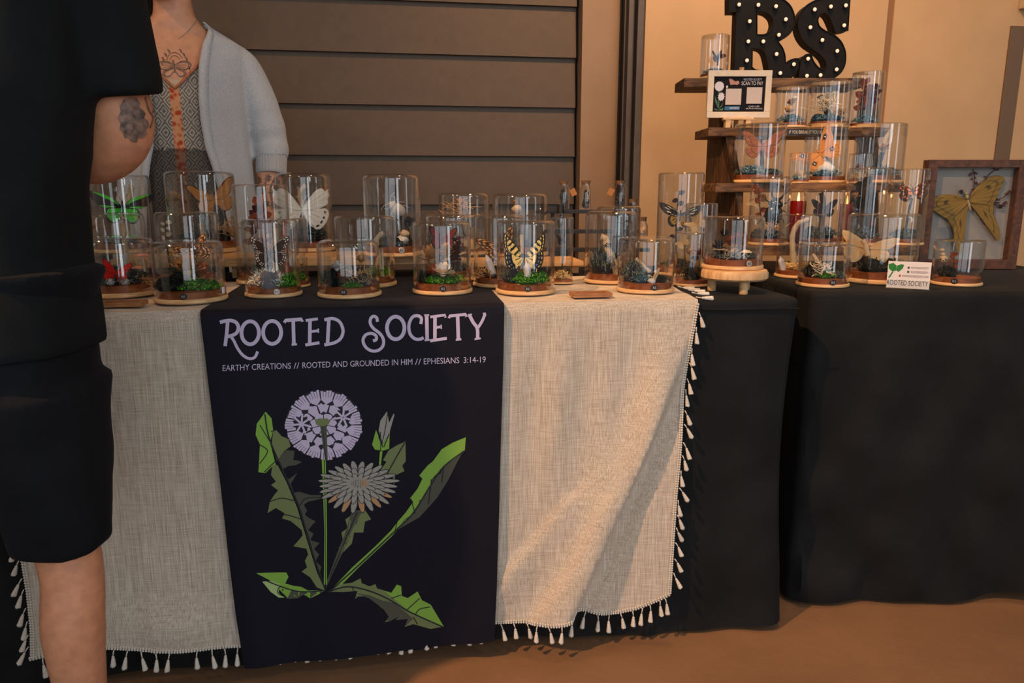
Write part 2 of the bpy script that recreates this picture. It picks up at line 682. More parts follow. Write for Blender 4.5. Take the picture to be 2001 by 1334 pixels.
# flat pilaster right of the siding, rounded off towards the channel
bm = bmesh.new()
prof = [(xp1, WY + 0.05), (xp1, WY - 0.02), (xp2 - 0.05, WY - 0.02), (xp2 - 0.025, WY - 0.012), (xp2 - 0.008, WY + 0.004), (xp2, WY + 0.05)]
a = [bm.verts.new((x, y, 0)) for x, y in prof]
b = [bm.verts.new((x, y, 3.2)) for x, y in prof]
for k in range(len(prof) - 1):
    bm.faces.new((a[k], a[k + 1], b[k + 1], b[k]))
struct(put('trim_1', bm, Mtrimp))
# steel channel: two flanges and a web
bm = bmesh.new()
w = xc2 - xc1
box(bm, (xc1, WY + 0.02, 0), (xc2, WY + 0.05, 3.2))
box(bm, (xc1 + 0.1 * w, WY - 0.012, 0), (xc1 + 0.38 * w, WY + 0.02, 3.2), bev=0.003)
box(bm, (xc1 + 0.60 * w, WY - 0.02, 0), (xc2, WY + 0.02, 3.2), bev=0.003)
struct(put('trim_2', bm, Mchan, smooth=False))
# cream wall: plank proud of the next with a bevel facing right, then the step back
bm = bmesh.new()
prof = [(xc2, WY + 0.05), (xc2, WY - 0.03), (xr1 - 0.0, WY - 0.03), (xr1 + 0.001, WY - 0.018), (xr1 + 0.026, WY - 0.018), (xr1 + 0.027, WY - 0.03), (4.2, WY - 0.03)]
a = [bm.verts.new((x, y, 0)) for x, y in prof]
b = [bm.verts.new((x, y, 3.2)) for x, y in prof]
for k in range(len(prof) - 1):
    bm.faces.new((a[k], a[k + 1], b[k + 1], b[k]))
struct(put('wall_right', bm, Mwall, smooth=False))
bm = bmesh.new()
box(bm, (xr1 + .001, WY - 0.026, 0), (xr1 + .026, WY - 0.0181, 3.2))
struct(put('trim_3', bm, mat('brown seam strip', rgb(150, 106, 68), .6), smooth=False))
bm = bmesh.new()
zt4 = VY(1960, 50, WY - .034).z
box(bm, (xr2 - .004, WY - 0.038, 0), (xr2 + .062, WY - 0.0301, zt4), bev=.002)  # cast shadow on the wall, put in as a darker flat strip
struct(put('wall_shadow_strip', bm, mat('brown grey shadow tone', rgb(118, 94, 74), .6), smooth=False))
# small nail holes / bracket mark on the cream wall
p = VY(1338, 160, WY - 0.03)
# white conduit box high on the right
p0, p1 = VY(1977, 22, WY), VY(2040, -60, WY)
bm = bmesh.new()
box(bm, (p0.x, WY - 0.09, p0.z), (p1.x, WY - 0.0305, p1.z), bev=0.006)
t = tag(put('electrical_box', bm, mat('box paint', rgb(214, 196, 170), 0.5)), 'cream electrical box high on the wall in the upper right corner', 'electrical box')
bm = bmesh.new()
box(bm, (p0.x - 0.004, WY - 0.098, p0.z - 0.004), (p1.x, WY - 0.089, p0.z + 0.03), bev=0.003)
put('cover_plate', bm, MATS['box paint'], t)

# ================================================================== TABLES UNDER THEIR CLOTHS
def skirt(path, z_top, zbot, wave, nz=26, rad=0.012, mi=0, close_top=True):
    """drape: path = closed list of plan points (counter-clockwise); the cap is the table top"""
    bm = bmesh.new()
    n = len(path)
    P = [Vector((x, y, 0)) for x, y in path]
    N = []
    for i in range(n):
        t = (P[(i + 1) % n] - P[i - 1]).normalized()
        N.append(Vector((t.y, -t.x, 0)))
    rows = []
    for j in range(nz + 4):
        row = []
        for i in range(n):
            if j < 4:
                a = (j / 4) * pi / 2
                q = P[i] + N[i] * (-rad + rad * sin(a))
                z = z_top - rad + rad * cos(a)
            else:
                v = (j - 4) / (nz - 1)
                zb = zbot(P[i], i)
                z = (z_top - rad) * (1 - v) + zb * v
                q = P[i] + N[i] * wave(P[i], z, v, i)
            row.append(bm.verts.new((q.x, q.y, z)))
        rows.append(row)
    for a, b in zip(rows, rows[1:]):
        for i in range(n):
            k = (i + 1) % n
            bm.faces.new((a[i], b[i], b[k], a[k]))
    f = bm.faces.new(rows[0])
    bmesh.ops.triangulate(bm, faces=[f])
    return bm


def rect_path(o, ux, uy, w, d, r=0.025, step=0.03):
    """rounded rectangle, counter-clockwise, starting at the front-left corner"""
    pts = []
    cs = [((r, r), pi), ((w - r, r), 1.5 * pi), ((w - r, d - r), 0), ((r, d - r), 0.5 * pi)]
    for (cx, cy), a0 in cs:
        for k in range(5):
            a = a0 + k / 4 * pi / 2
            pts.append((cx + r * cos(a), cy + r * sin(a)))
    out = []
    for i, p in enumerate(pts):
        q = pts[(i + 1) % len(pts)]
        L = sqrt((q[0] - p[0]) ** 2 + (q[1] - p[1]) ** 2)
        m = max(1, int(L / step))
        for k in range(m):
            t = k / m
            out.append((p[0] + (q[0] - p[0]) * t, p[1] + (q[1] - p[1]) * t))
    return [(o.x + ux.x * a + uy.x * b, o.y + ux.y * a + uy.y * b) for a, b in out]


EX, EY = Vector((1, 0, 0)), Vector((0, 1, 0))
AX1 = VY(1567, 605, YA).x                   # right end of the long table
AX0 = -1.45
ADEP = 0.70


def wave_a(p, z, v, i):
    k = v ** 1.2
    w = 0.010 * k * sin(p.x * 17 + 0.8 + 1.5 * z) + 0.006 * k * sin(p.x * 41 + p.y * 23 + z * 3)
    if p.x > AX1 - 0.06:
        w += -0.012 * sin(min(1, v * 1.2) * pi) + 0.0 * k
    # the front falls straight behind the throw so that it never pokes through
    if p.x < 0.50 and p.y < YA + 0.05:
        w = -0.004 - 0.014 * k + 0.3 * w
    return w + 0.03 * max(0, v - 0.86) * (1 if p.x > 0.3 else 0)


path = rect_path(Vector((AX0, YA, 0)), EX, EY, AX1 - AX0, ADEP)
bm = skirt(path, TZ, lambda p, i: 0.012 + 0.006 * sin(p.x * 9), wave_a)
clothA = tag(put('tablecloth', bm, M['blackcloth']), 'black fitted tablecloth on the long table, visible right of the beige throw', 'tablecloth')
# hem seam running just below the table edge
bm = bmesh.new()
pts = [(VY(px, py, YA - 0.0035)) for px, py in ((1372, 604), (1420, 605), (1480, 603.5), (1530, 602), (1562, 603))]
tube(bm, pts, 0.0018, 6)
put('seam', bm, M['blackcloth'], clothA)

# small side table C squared to the camera's heading
CD = 1.600
CL0, CL1 = AX1 * cos(YAW) - YA * sin(YAW) + 0.055, 1.50
c_or = cfr(CL0, CD)


def wave_c(p, z, v, i):
    l = p.dot(RGT)
    d = p.dot(FWD)
    k = min(1, v * 1.4)
    w = 0.008 * k * sin(l * 19 + 2 + z * 5) + 0.005 * k * sin(l * 37 - z * 9) + 0.004 * sin(z * 30 + l * 26) * k
    if l < CL0 + 0.02:
        return 0.3 * w
    s = (l - 0.80) * 0.80 + (z - 0.45) * -0.42          # long diagonal drag folds
    w += 0.014 * exp(-(s / 0.03) ** 2) * k + 0.010 * exp(-((s - 0.16) / 0.035) ** 2) * k + 0.010 * exp(-((s + 0.13) / 0.03) ** 2) * k
    if l < CL0 + 0.16 and d < CD + 0.05:
        w += 0.014 * sin(z * 24) * max(0, v - 0.5) * 2
    return w


path = rect_path(c_or, RGT, FWD, CL1 - CL0, 0.74, step=0.022)
bm = skirt(path, TZ, lambda p, i: 0.010 + 0.03 * max(0.0, min(1.0, (p.dot(RGT) - 1.10) / 0.12)), wave_c, nz=40)
tag(put('tablecloth', bm, M['blackcloth']), 'black creased tablecloth on the small right side table', 'tablecloth')

# ================================================================== BEIGE THROW
YT = YA - 0.010


def W(px, py, off=0.010):
    p = VY(px, py, YA - off)
    return p.x, p.z


TX = [W(px, py) for px, py in ((62, 1283), (120, 1272), (210, 1267), (345, 1270), (403, 1265), (463, 1261), (700, 1248), (964, 1216), (1066, 1209), (1117, 1196), (1180, 1199), (1210, 1197), (1240, 1188), (1285, 1165), (1306, 1153))]
TR = sorted([(z, x) for x, z in (W(px, py) for px, py in ((1366, 592), (1352, 660), (1340, 760), (1333, 830), (1328, 890), (1320, 960), (1313, 1050), (1309, 1110), (1306, 1153)))])
TL = sorted([(z, x) for x, z in (W(px, py) for px, py in ((-16, 602), (43, 1080), (55, 1151), (63, 1223), (64, 1283)))])
xa, xb = TX[0][0], TX[-1][0]
HEM = [((x - xa) / (xb - xa), z) for x, z in TX]
FOLD = (Vector(W(1352, 640)), Vector(W(1215, 960)), Vector(W(1105, 1200)))


def seg_sd(p, pts):
    """signed distance to a polyline (positive to its right, seen from the camera)"""
    best = None
    for a, b in zip(pts, pts[1:]):
        ab = b - a
        t = max(0, min(1, (p - a).dot(ab) / ab.length_squared))
        q = a + ab * t
        d = (p - q).length
        s = ab.x * (p.y - a.y) - ab.y * (p.x - a.x)
        if best is None or d < abs(best):
            best = d if s > 0 else -d
    return best


FOLD2 = (Vector(W(985, 1130)), Vector(W(1050, 1060)), Vector(W(1110, 980)))
FOLD3 = (Vector(W(1040, 1215)), Vector(W(1110, 1110)), Vector(W(1175, 980)))


def throw_off(x, z):
    """how far the linen stands off the table front"""
    v = max(0.0, min(1.0, (TZ - z) / 0.68))
    k = min(1, v * 3)
    p = Vector((x, z))
    o = (0.0055 * sin(x * 15.5 + 0.4 + z * 1.5) * (1 if x < -0.5 else 0.25) + 0.0015 * sin(x * 24 + 1)) * k + 0.001 * sin(x * 57 + z * 4) * k
    if x > 0.03:
        o += 0.0062 * sin(x * 64 + 1.2 * sin(z * 5) + 0.6) * k * max(0.25, 1 - v) + 0.002 * sin(x * 33 + 2 + z * 3) * k
    elif x < -0.52:
        o += 0.0050 * sin(x * 52 + 1.0 * sin(z * 4)) * k * max(0.3, 1 - 0.7 * v)
    s = seg_sd(p, FOLD)
    if s > 0:
        f = exp(-(s / 0.013) ** 2)
    else:
        f = exp(-(s / 0.062) ** 2)
    o += (0.034 * f - 0.018 * exp(-((s - 0.034) / 0.020) ** 2)) * min(1, v * 2.0)
    s = seg_sd(p, FOLD2)
    o += 0.012 * exp(-(s / (0.014 if s > 0 else 0.05)) ** 2) * min(1, v)
    s = seg_sd(p, FOLD3)
    o += 0.010 * exp(-(s / (0.012 if s > 0 else 0.05)) ** 2) * min(1, v)
    # lower left billow above the hem
    o += 0.010 * exp(-((x - W(330, 1180)[0]) / 0.09) ** 2 - ((z - 0.12) / 0.05) ** 2)
    # right edge curls away
    o += 0.012 * max(0, v - 0.1) * exp(-((x - interp(TR, z)) / 0.05) ** 2)
    return max(-0.013 * k, o) + 0.003 * v


def throw_pt(a, v):
    zb = interp(HEM, a)
    z = (TZ - 0.006) * (1 - v) + zb * v
    x = interp(TL, z) * (1 - a) + interp(TR, z) * a
    return Vector((x, YT - throw_off(x, z), z))


NA, NV = 190, 84
bm = bmesh.new()
rows = []
back = 0.44
for j in range(14):                          # part lying on the table
    t = 1 - j / 13
    row = []
    for i in range(NA + 1):
        a = i / NA
        q = throw_pt(a, 0)
        drift = 0.05 * t * (1 if a > 0.5 else 0) * (a - 0.5) * 2
        row.append(bm.verts.new((q.x + drift, YT + 0.006 + t * back, TZ + 0.0035 + 0.0006 * sin(q.x * 30) + (0.001 * sin(t * 20 + q.x * 9) if t > .1 else 0))))
    rows.append(row)
for j in range(1, NV + 1):
    v = j / NV
    rows.append([bm.verts.new(throw_pt(i / NA, v)) for i in range(NA + 1)])
for ra, rb in zip(rows, rows[1:]):
    for i in range(NA):
        bm.faces.new((ra[i], rb[i], rb[i + 1], ra[i + 1]))
throw = tag(put('table_throw', bm, M['linen']), 'beige linen throw with white tassel fringe draped over the black tablecloth', 'table throw')

# braid along the hem and both sides
def braid(pts, name='braided_trim'):
    bm = bmesh.new()
    L = 0
    prev = pts[0]
    for a, b in zip(pts, pts[1:]):
        n = max(1, int((b - a).length / 0.0042))
        for k in range(n):
            q = a.lerp(b, k / n)
            d = (b - a).normalized()
            up = Vector((0, -1, 0)).cross(d).normalized()
            for s in (-1, 1):
                ball(bm, q + up * (0.0022 * s), (0.0024, 0.0018, 0.0024), u=6, v=4)
    return put(name, bm, M['cotton'], throw)


hem_pts = [throw_pt(i / 120, 0.996) + Vector((0, -0.0015, 0)) for i in range(121)]
right_pts = [throw_pt(0.997, j / 60) + Vector((0, -0.0015, 0)) for j in range(61)]
left_pts = [throw_pt(0.003, j / 60) + Vector((0, -0.0015, 0)) for j in range(61)]
braid(hem_pts)
braid(right_pts)
braid(left_pts)


def tassel_mesh(seed):
    rnd = random.Random(seed)
    bm = bmesh.new()
    bend = rnd.uniform(-0.003, 0.003)
    tube(bm, [(0, 0, 0), (bend * 0.6, 0, -0.006), (bend, 0, -0.014)], 0.0012, 6)
    ball(bm, (bend, 0, -0.0155), (0.0027, 0.0027, 0.003), u=8, v=6)
    seg = 14
    prof = [(0.0022, -0.0165), (0.0030, -0.020), (0.0036, -0.026), (0.0046, -0.034), (0.0048, -0.0365), (0.0, -0.0345)]
    rings = []
    for r, z in prof:
        if r == 0:
            rings.append([bm.verts.new((bend * 1.3, 0, z))])
        else:
            rings.append([bm.verts.new((bend * (1 - (z + 0.016) * 12) + r * (1 + 0.16 * (k % 2)) * cos(2 * pi * k / seg), r * (1 + 0.16 * (k % 2)) * sin(2 * pi * k / seg), z + (rnd.uniform(-0.002, 0.001) if z < -0.03 else 0))) for k in range(seg)])
    for ra, rb in zip(rings, rings[1:]):
        for k in range(seg):
            if len(rb) == 1:
                bm.faces.new((ra[k], ra[(k + 1) % seg], rb[0]))
            else:
                bm.faces.new((ra[k], ra[(k + 1) % seg], rb[(k + 1) % seg], rb[k]))
    me = bpy.data.meshes.new('tassel')
    bmesh.ops.recalc_face_normals(bm, faces=bm.faces)
    bm.to_mesh(me)
    bm.free()
    me.materials.append(M['cotton'])
    me.polygons.foreach_set('use_smooth', [True] * len(me.polygons))
    return me


TAS = [tassel_mesh(s) for s in range(5)]
rnd = random.Random(3)


def tassel(p, tilt=0.0, s=1.0, lean=0.0):
    o = bpy.data.objects.new('tassel', rnd.choice(TAS))
    o.location = p
    o.rotation_euler = (lean, tilt, rnd.uniform(-0.4, 0.4))
    o.scale = (s, s, s * rnd.uniform(0.92, 1.08))
    link(o, throw)


def hem_at(px):
    best = min(range(601), key=lambda i: abs((lambda q: (ROTI @ (q - CAMP)))(throw_pt(i / 600, 1)).x / depth(throw_pt(i / 600, 1)) * FPX + CX - px))
    return throw_pt(best / 600, 1)


for px in (84, 110, 140, 172, 222, 250, 276, 304, 332, 386, 414, 440, 466, 492, 520, 548, 575, 600, 626, 652, 678, 704, 730, 756, 782, 808, 834, 860, 886, 912, 938,
           978, 1003, 1030, 1050, 1073, 1098, 1120, 1144, 1167, 1190, 1213, 1236, 1255, 1270, 1289, 1299):
    tassel(hem_at(px) + Vector((0, -0.002, -0.002)), rnd.uniform(-0.22, 0.22))
for k in range(18):
    v = 0.03 + k * 0.0525 + rnd.uniform(-0.01, 0.01)
    tassel(throw_pt(1.0, v) + Vector((0.002, -0.003, 0)), rnd.uniform(-0.55, -0.15), 0.95)
for k in range(20):
    v = 0.08 + k * 0.0465 + rnd.uniform(-0.01, 0.01)
    tassel(throw_pt(0.0, v) + Vector((-0.002, -0.003, 0)), rnd.uniform(0.15, 0.6), 0.95)
for px, py in ((1338, 559), (1348, 562), (1358, 566), (1366, 571), (1374, 580)):    # tassels lying on the black cloth beside the stand
    o = bpy.data.objects.new('tassel', rnd.choice(TAS))
    q = G(px - 14, py, TZ + 0.006)
    o.location = q
    o.rotation_euler = (0.1, -pi / 2 + 0.06, rnd.uniform(-0.5, 0.0))
    link(o, throw)

# ================================================================== PRINTED BANNER
YB = YA - 0.017


def banner_off(x, z):
    v = max(0.0, min(1.0, (TZ - z) / 0.72))
    xl = interp(BL, z)
    u = (x - xl) / max(0.05, interp(BR, z) - xl)
    o = 0.008 * v * exp(-((u - 0.06) / 0.07) ** 2) - 0.004 * v * exp(-((u - 0.2) / 0.08) ** 2)
    o += 0.003 * v * sin(u * 7 + 1.0 + z * 2) + 0.004 * v * v * sin(u * 9 + 4)
    o += 0.004 * v * exp(-((u - 0.93) / 0.05) ** 2)
    # clear the throw's folds behind it
    return o + 0.004 * v + 0.005


def WB(px, py):
    p = VY(px, py, YB - 0.006)
    return p.x, p.z


BL = sorted([(z, x) for x, z in (WB(px, py) for px, py in ((389, 604), (400, 690), (416, 820), (432, 950), (447, 1080), (462, 1200), (479, 1302)))])
BR = sorted([(z, x) for x, z in (WB(px, py) for px, py in ((986, 592), (984, 700), (979, 850), (975, 1000), (970, 1150), (965, 1248)))])
zbl, zbr = BL[0][0], BR[0][0]
ZT = TZ + 0.0065


def banner_pt(a, v):
    hz = zbl * (1 - a) + zbr * a + 0.004 * sin(a * pi) * -1
    z = (TZ - 0.004) * (1 - v) + hz * v
    x = interp(BL, z) * (1 - a) + interp(BR, z) * a
    return Vector((x, YB - banner_off(x, z), z))


bm = bmesh.new()
rows = []
for j in range(12):
    t = 1 - j / 11
    row = []
    for i in range(49):
        q = banner_pt(i / 48, 0)
        row.append(bm.verts.new((q.x, YB + 0.009 + t * 0.5, ZT - 0.001 * (1 - t))))
    rows.append(row)
for k in (1, 2, 3):
    ang = k / 4 * pi / 2
    row = []
    for i in range(49):
        q = banner_pt(i / 48, 0)
        row.append(bm.verts.new((q.x, YB + 0.009 - (0.009 + banner_off(q.x, TZ)) * sin(ang), ZT - 0.001 - 0.010 * (1 - cos(ang)))))
    rows.append(row)
for j in range(1, 61):
    rows.append([bm.verts.new(banner_pt(i / 48, j / 60)) for i in range(49)])
for ra, rb in zip(rows, rows[1:]):
    for i in range(48):
        bm.faces.new((ra[i], rb[i], rb[i + 1], ra[i + 1]))
ban = tag(put('table_runner', bm, M['banner']), 'navy black printed runner with dandelion drawing hanging over the beige throw', 'table runner')


def on_banner(pr, name, mats, extra=0.0):
    pts = [WB(v.co.x, v.co.y) for v in pr.bm.verts]
    for v, (x, z) in zip(pr.bm.verts, pts):
        v.co = (x, z, v.co.z)
    xs = [-0.9 + k * 0.025 for k in range(60)]
    zs = [0.0 + k * 0.03 for k in range(27)]
    x0, x1 = min(p[0] for p in pts), max(p[0] for p in pts)
    z0, z1 = min(p[1] for p in pts), max(p[1] for p in pts)
    pr.cut([x for x in xs if x0 < x < x1], [z for z in zs if z0 < z < z1])
    pr.to3d(lambda x, z, l: Vector((x, YB - banner_off(x, z) - 0.0010 - 0.00035 * l - extra, z)))
    return put(name, pr.bm, mats, ban, smooth=False)


def c5(x, y):
    return (380 + x / 3.176, 580 + y / 3.176)


def c6(x, y):
    return (380 + x / 2.3397, 740 + y / 2.3397)


# --- title
T = Print2D()
SW = 22 / 3.176


def st(pts, w=SW, sm=6, closed=False):
    T.stroke([c5(*p) for p in pts], w, 0, 0, sm, closed)


def oval(cx, cy, rx, ry, lean=-0.05):
    st([(cx + rx * cos(a) - lean * ry * sin(a) * 0, cy + ry * sin(a)) for a in [2 * pi * k / 14 for k in range(14)]], 23 / 3.176, 4, True)


st([(206, 148), (203, 200), (197, 255), (191, 304)])
st([(158, 158), (185, 150), (225, 146), (258, 158), (273, 188), (262, 222), (230, 240), (200, 244)])
st([(222, 240), (243, 268), (268, 318), (300, 360), (340, 382), (374, 374), (392, 338)], SW * 0.8)
oval(346, 222, 54, 71)
oval(482, 220, 56, 71)
st([(558, 160), (565, 146), (665, 138), (668, 154)], sm=0)
st([(613, 146), (617, 294)], sm=0)
st([(603, 296), (636, 293)], SW * 0.6, 0)
st([(717, 140), (715, 292)], sm=0)
st([(690, 146), (766, 136)], SW * 0.8, 0)
st([(715, 216), (768, 209)], SW * 0.7, 0)
st([(768, 196), (769, 222)], SW * 0.45, 0)
st([(688, 298), (776, 284)], SW * 0.85, 0)
st([(834, 138), (826, 290)], sm=0)
st([(806, 142), (858, 134), (902, 156), (922, 208), (908, 256), (868, 284), (806, 297)], SW * 0.9)
st([(1136, 154), (1130, 128), (1110, 120), (1093, 136), (1092, 166), (1112, 196), (1150, 226), (1172, 262), (1170, 302), (1142, 330), (1100, 334), (1062, 310), (1046, 270), (1062, 236), (1098, 226), (1126, 240), (1128, 264), (1108, 272)], SW * 0.86)
oval(1249, 192, 54, 70)
st([(1404, 168), (1408, 132), (1382, 116), (1350, 128), (1331, 176), (1338, 228), (1366, 258), (1398, 262), (1422, 252)], SW * 0.9)
st([(1441, 112), (1444, 268)], sm=0)
st([(1426, 114), (1456, 112)], SW * .5, 0)
st([(1428, 269), (1460, 266)], SW * .5, 0)
st([(1493, 116), (1492, 264)], sm=0)
st([(1464, 124), (1556, 112), (1557, 128)], SW * 0.75, 0)
st([(1492, 190), (1530, 185)], SW * 0.7, 0)
st([(1531, 172), (1532, 198)], SW * .4, 0)
st([(1462, 272), (1566, 256)], SW * 0.85, 0)
st([(1580, 132), (1584, 118), (1684, 108), (1687, 124)], SW * 0.85, 0)
st([(1633, 114), (1638, 264)], sm=0)
st([(1622, 266), (1656, 262)], SW * .6, 0)
st([(1706, 112), (1730, 158), (1755, 194), (1757, 258)], SW * 0.95, 4)
st([(1804, 104), (1785, 150), (1756, 196)], SW * 0.8, 4)
st([(1696, 112), (1722, 108)], SW * .5, 0)
st([(1790, 104), (1808, 102)], SW * .5, 0)
st([(1738, 262), (1776, 256)], SW * .5, 0)
on_banner(T, 'title_lettering', [M['lavender']])
# --- verse line
T = Print2D()
y0 = lambda x: 724.5 - (x - 435.5) * (723.5 - 706.5) / (949 - 435.5)
for s, xa_, xb_ in (('EARTHY CREATIONS', 435.5, 568.5), ('//', 574, 585), ('ROOTED AND GROUNDED IN HIM', 591, 806), ('//', 811, 823), ('EPHESIANS', 828, 897.5), ('3:14-19', 906, 949)):
    ang = atan2(-17, 513.5)
    T.text(s, (xa_, y0(xa_)), (cos(ang), sin(ang)), (sin(ang) * 0.3, -1), xb_ - xa_, 11.6, 0)
on_banner(T, 'verse_lettering', [M['lavender']])

# --- dandelion drawing
PM = [M['ink'], M['lavender'], M['leafgreen'], M['leafolive'], M['leafgrey'], M['petalgrey'], M['petaltan'], M['palegreen']]
T = Print2D()


def lp(pts, mi, layer=0):
    T.poly([c6(*p) for p in pts], mi, layer)


def ls(pts, w, mi=0, layer=3, sm=5, taper=None):
    T.stroke([c6(*p) for p in pts], w / 2.34, mi, layer, sm, False, taper)


# left tall leaf
lp([(325, 150), (285, 205), (280, 255), (300, 300), (293, 425), (325, 430), (355, 400), (372, 395), (345, 290), (360, 235), (352, 180)], 2)
lp([(360, 240), (352, 300), (378, 375), (410, 330), (440, 308), (430, 275), (398, 262), (375, 235)], 3)
lp([(378, 360), (400, 415), (430, 398), (462, 395), (492, 380), (470, 372), (452, 372), (458, 330), (420, 325)], 4)
lp([(355, 395), (350, 440), (372, 470), (350, 485), (382, 510), (365, 530), (345, 560), (335, 612), (372, 590), (412, 615), (400, 638), (440, 650), (490, 690), (495, 715), (452, 765), (512, 775), (520, 800), (505, 830), (515, 860), (490, 880), (530, 905), (560, 950), (600, 965), (560, 880), (510, 720), (470, 590), (420, 470), (380, 395)], 3)
lp([(395, 410), (430, 460), (470, 430), (440, 480), (455, 520), (480, 515), (530, 530), (580, 530), (575, 548), (520, 560), (500, 575), (515, 600), (505, 620), (525, 635), (555, 650), (540, 665), (520, 690), (545, 705), (530, 735), (572, 748), (548, 775), (570, 800), (555, 830), (580, 855), (575, 880), (600, 960), (560, 850), (520, 710), (478, 580), (425, 465)], 4)
ls([(322, 160), (345, 280), (420, 450), (480, 590), (530, 760), (600, 962)], 6)
ls([(345, 285), (300, 210)], 4)
ls([(378, 370), (350, 395), (320, 425)], 4)
ls([(470, 560), (400, 545), (345, 560)], 4)
ls([(490, 640), (440, 625), (410, 620)], 4)
ls([(480, 580), (510, 545), (575, 540)], 4)
ls([(350, 240), (375, 232)], 4)
ls([(300, 300), (335, 330), (300, 385)], 4)
# dandelion clock stem
lp([(582, 365), (600, 365), (604, 500), (606, 700), (606, 935), (592, 940), (594, 700), (588, 500)], 2)
ls([(594, 370), (598, 600), (600, 940)], 3)
# flower stem
lp([(720, 600), (772, 598), (700, 745), (640, 870), (600, 955), (606, 920), (650, 800), (690, 700)], 4)
lp([(775, 590), (808, 640), (780, 650), (772, 700), (730, 700), (720, 750), (680, 790), (690, 750), (740, 650)], 3)
lp([(720, 620), (690, 640), (700, 680), (672, 700), (680, 740), (660, 770), (668, 800), (700, 730)], 3)
ls([(745, 605), (690, 735), (620, 900)], 4)
# bud and its stalk
lp([(848, 330), (860, 330), (850, 410), (842, 412)], 2)
lp([(830, 232), (812, 300), (825, 322), (860, 328), (890, 318), (893, 240), (880, 260), (858, 300), (842, 262)], 2)
lp([(842, 235), (850, 190), (880, 148), (890, 200), (910, 158), (915, 162), (890, 250), (862, 300)], 5)
ls([(850, 240), (852, 300), (850, 330)], 3)
ls([(842, 262), (862, 310)], 4)
ls([(890, 250), (866, 310)], 4)
ls([(882, 160), (872, 230), (858, 290)], 3)
# leaf behind the flower on the right
lp([(965, 285), (930, 300), (888, 325), (862, 370), (878, 378), (848, 420), (862, 470), (905, 440), (912, 490), (918, 440), (960, 420), (950, 395), (966, 375)], 3)
ls([(962, 290), (915, 370), (870, 455)], 5)
# big right leaf
lp([(1240, 265), (1180, 290), (1130, 320), (1090, 375), (1065, 395), (1028, 440), (1042, 455), (1020, 500), (985, 545), (1000, 560), (965, 610), (930, 650), (900, 690), (830, 760), (720, 860), (620, 965), (660, 950), (760, 850), (900, 720), (960, 650), (1010, 600), (1080, 490), (1080, 460), (1140, 400), (1235, 330)], 2)
lp([(1225, 335), (1140, 395), (1125, 430), (1085, 455), (1080, 490), (1050, 520), (1045, 550), (1010, 555), (1010, 610), (960, 640), (925, 690), (960, 670), (1030, 630), (1110, 540), (1160, 460), (1200, 380)], 4)
ls([(1235, 325), (1140, 398), (1082, 480), (1000, 610), (920, 690), (760, 840), (620, 965)], 6)
ls([(1140, 398), (1130, 470)], 4)
ls([(1082, 470), (1070, 570)], 4)
ls([(990, 545), (1005, 600)], 4)
ls([(930, 640), (915, 700)], 3)
# lower left leaf
lp([(285, 880), (340, 882), (420, 885), (430, 905), (415, 935), (450, 945), (490, 950), (520, 965), (600, 962), (560, 985), (530, 1000), (500, 985), (470, 1002), (430, 1005), (400, 975), (350, 920)], 2)
lp([(312, 920), (350, 970), (385, 998), (412, 1000), (385, 975), (392, 935), (350, 920)], 7)
lp([(395, 960), (430, 960), (480, 972), (540, 970), (590, 968), (530, 1000), (500, 985), (470, 1002), (425, 1005)], 4)
ls([(310, 905), (390, 945), (480, 970), (600, 962)], 5)
ls([(390, 945), (382, 975), (420, 998)], 4)
# lower right leaf
lp([(610, 968), (660, 935), (720, 928), (760, 908), (765, 930), (800, 945), (828, 935), (835, 955), (880, 968), (900, 975), (925, 938), (945, 945), (948, 990), (975, 1000), (1020, 970), (1040, 1010), (1080, 1030), (1110, 1080), (1140, 1130), (1080, 1142), (1000, 1120), (960, 1132), (980, 1090), (920, 1100), (945, 1080), (870, 1110), (890, 1085), (865, 1050), (845, 1035), (855, 1015), (820, 1010), (790, 990), (750, 990), (735, 1000), (745, 965), (680, 970)], 3)
lp([(870, 968), (900, 975), (925, 938), (945, 945), (948, 990), (975, 1000), (1020, 970), (1040, 1010), (1080, 1030), (1110, 1080), (1140, 1130), (1060, 1098), (980, 1060), (920, 1010)], 2, 1)
lp([(740, 975), (800, 985), (860, 1010), (910, 1020), (960, 1060), (1000, 1095), (960, 1132), (975, 1095), (925, 1100), (950, 1078), (880, 1110), (888, 1080), (862, 1045), (840, 1030), (800, 1000)], 4, 1)
ls([(610, 968), (700, 945), (800, 965), (890, 1005), (970, 1055), (1060, 1098), (1135, 1130)], 6)
ls([(900, 1000), (945, 985)], 4)
ls([(970, 1055), (1030, 1000)], 4)
ls([(1010, 1075), (1030, 1050), (1078, 1040)], 4)
ls([(1000, 1085), (1020, 1120)], 4)
ls([(720, 945), (740, 990)], 3)
# dandelion clock
import itertools
cc = (592, 210)
R0 = 176


def bl(cx, cy, pts, mi=1, layer=1):
    lp([(cx + x, cy + y) for x, y in pts], mi, layer)


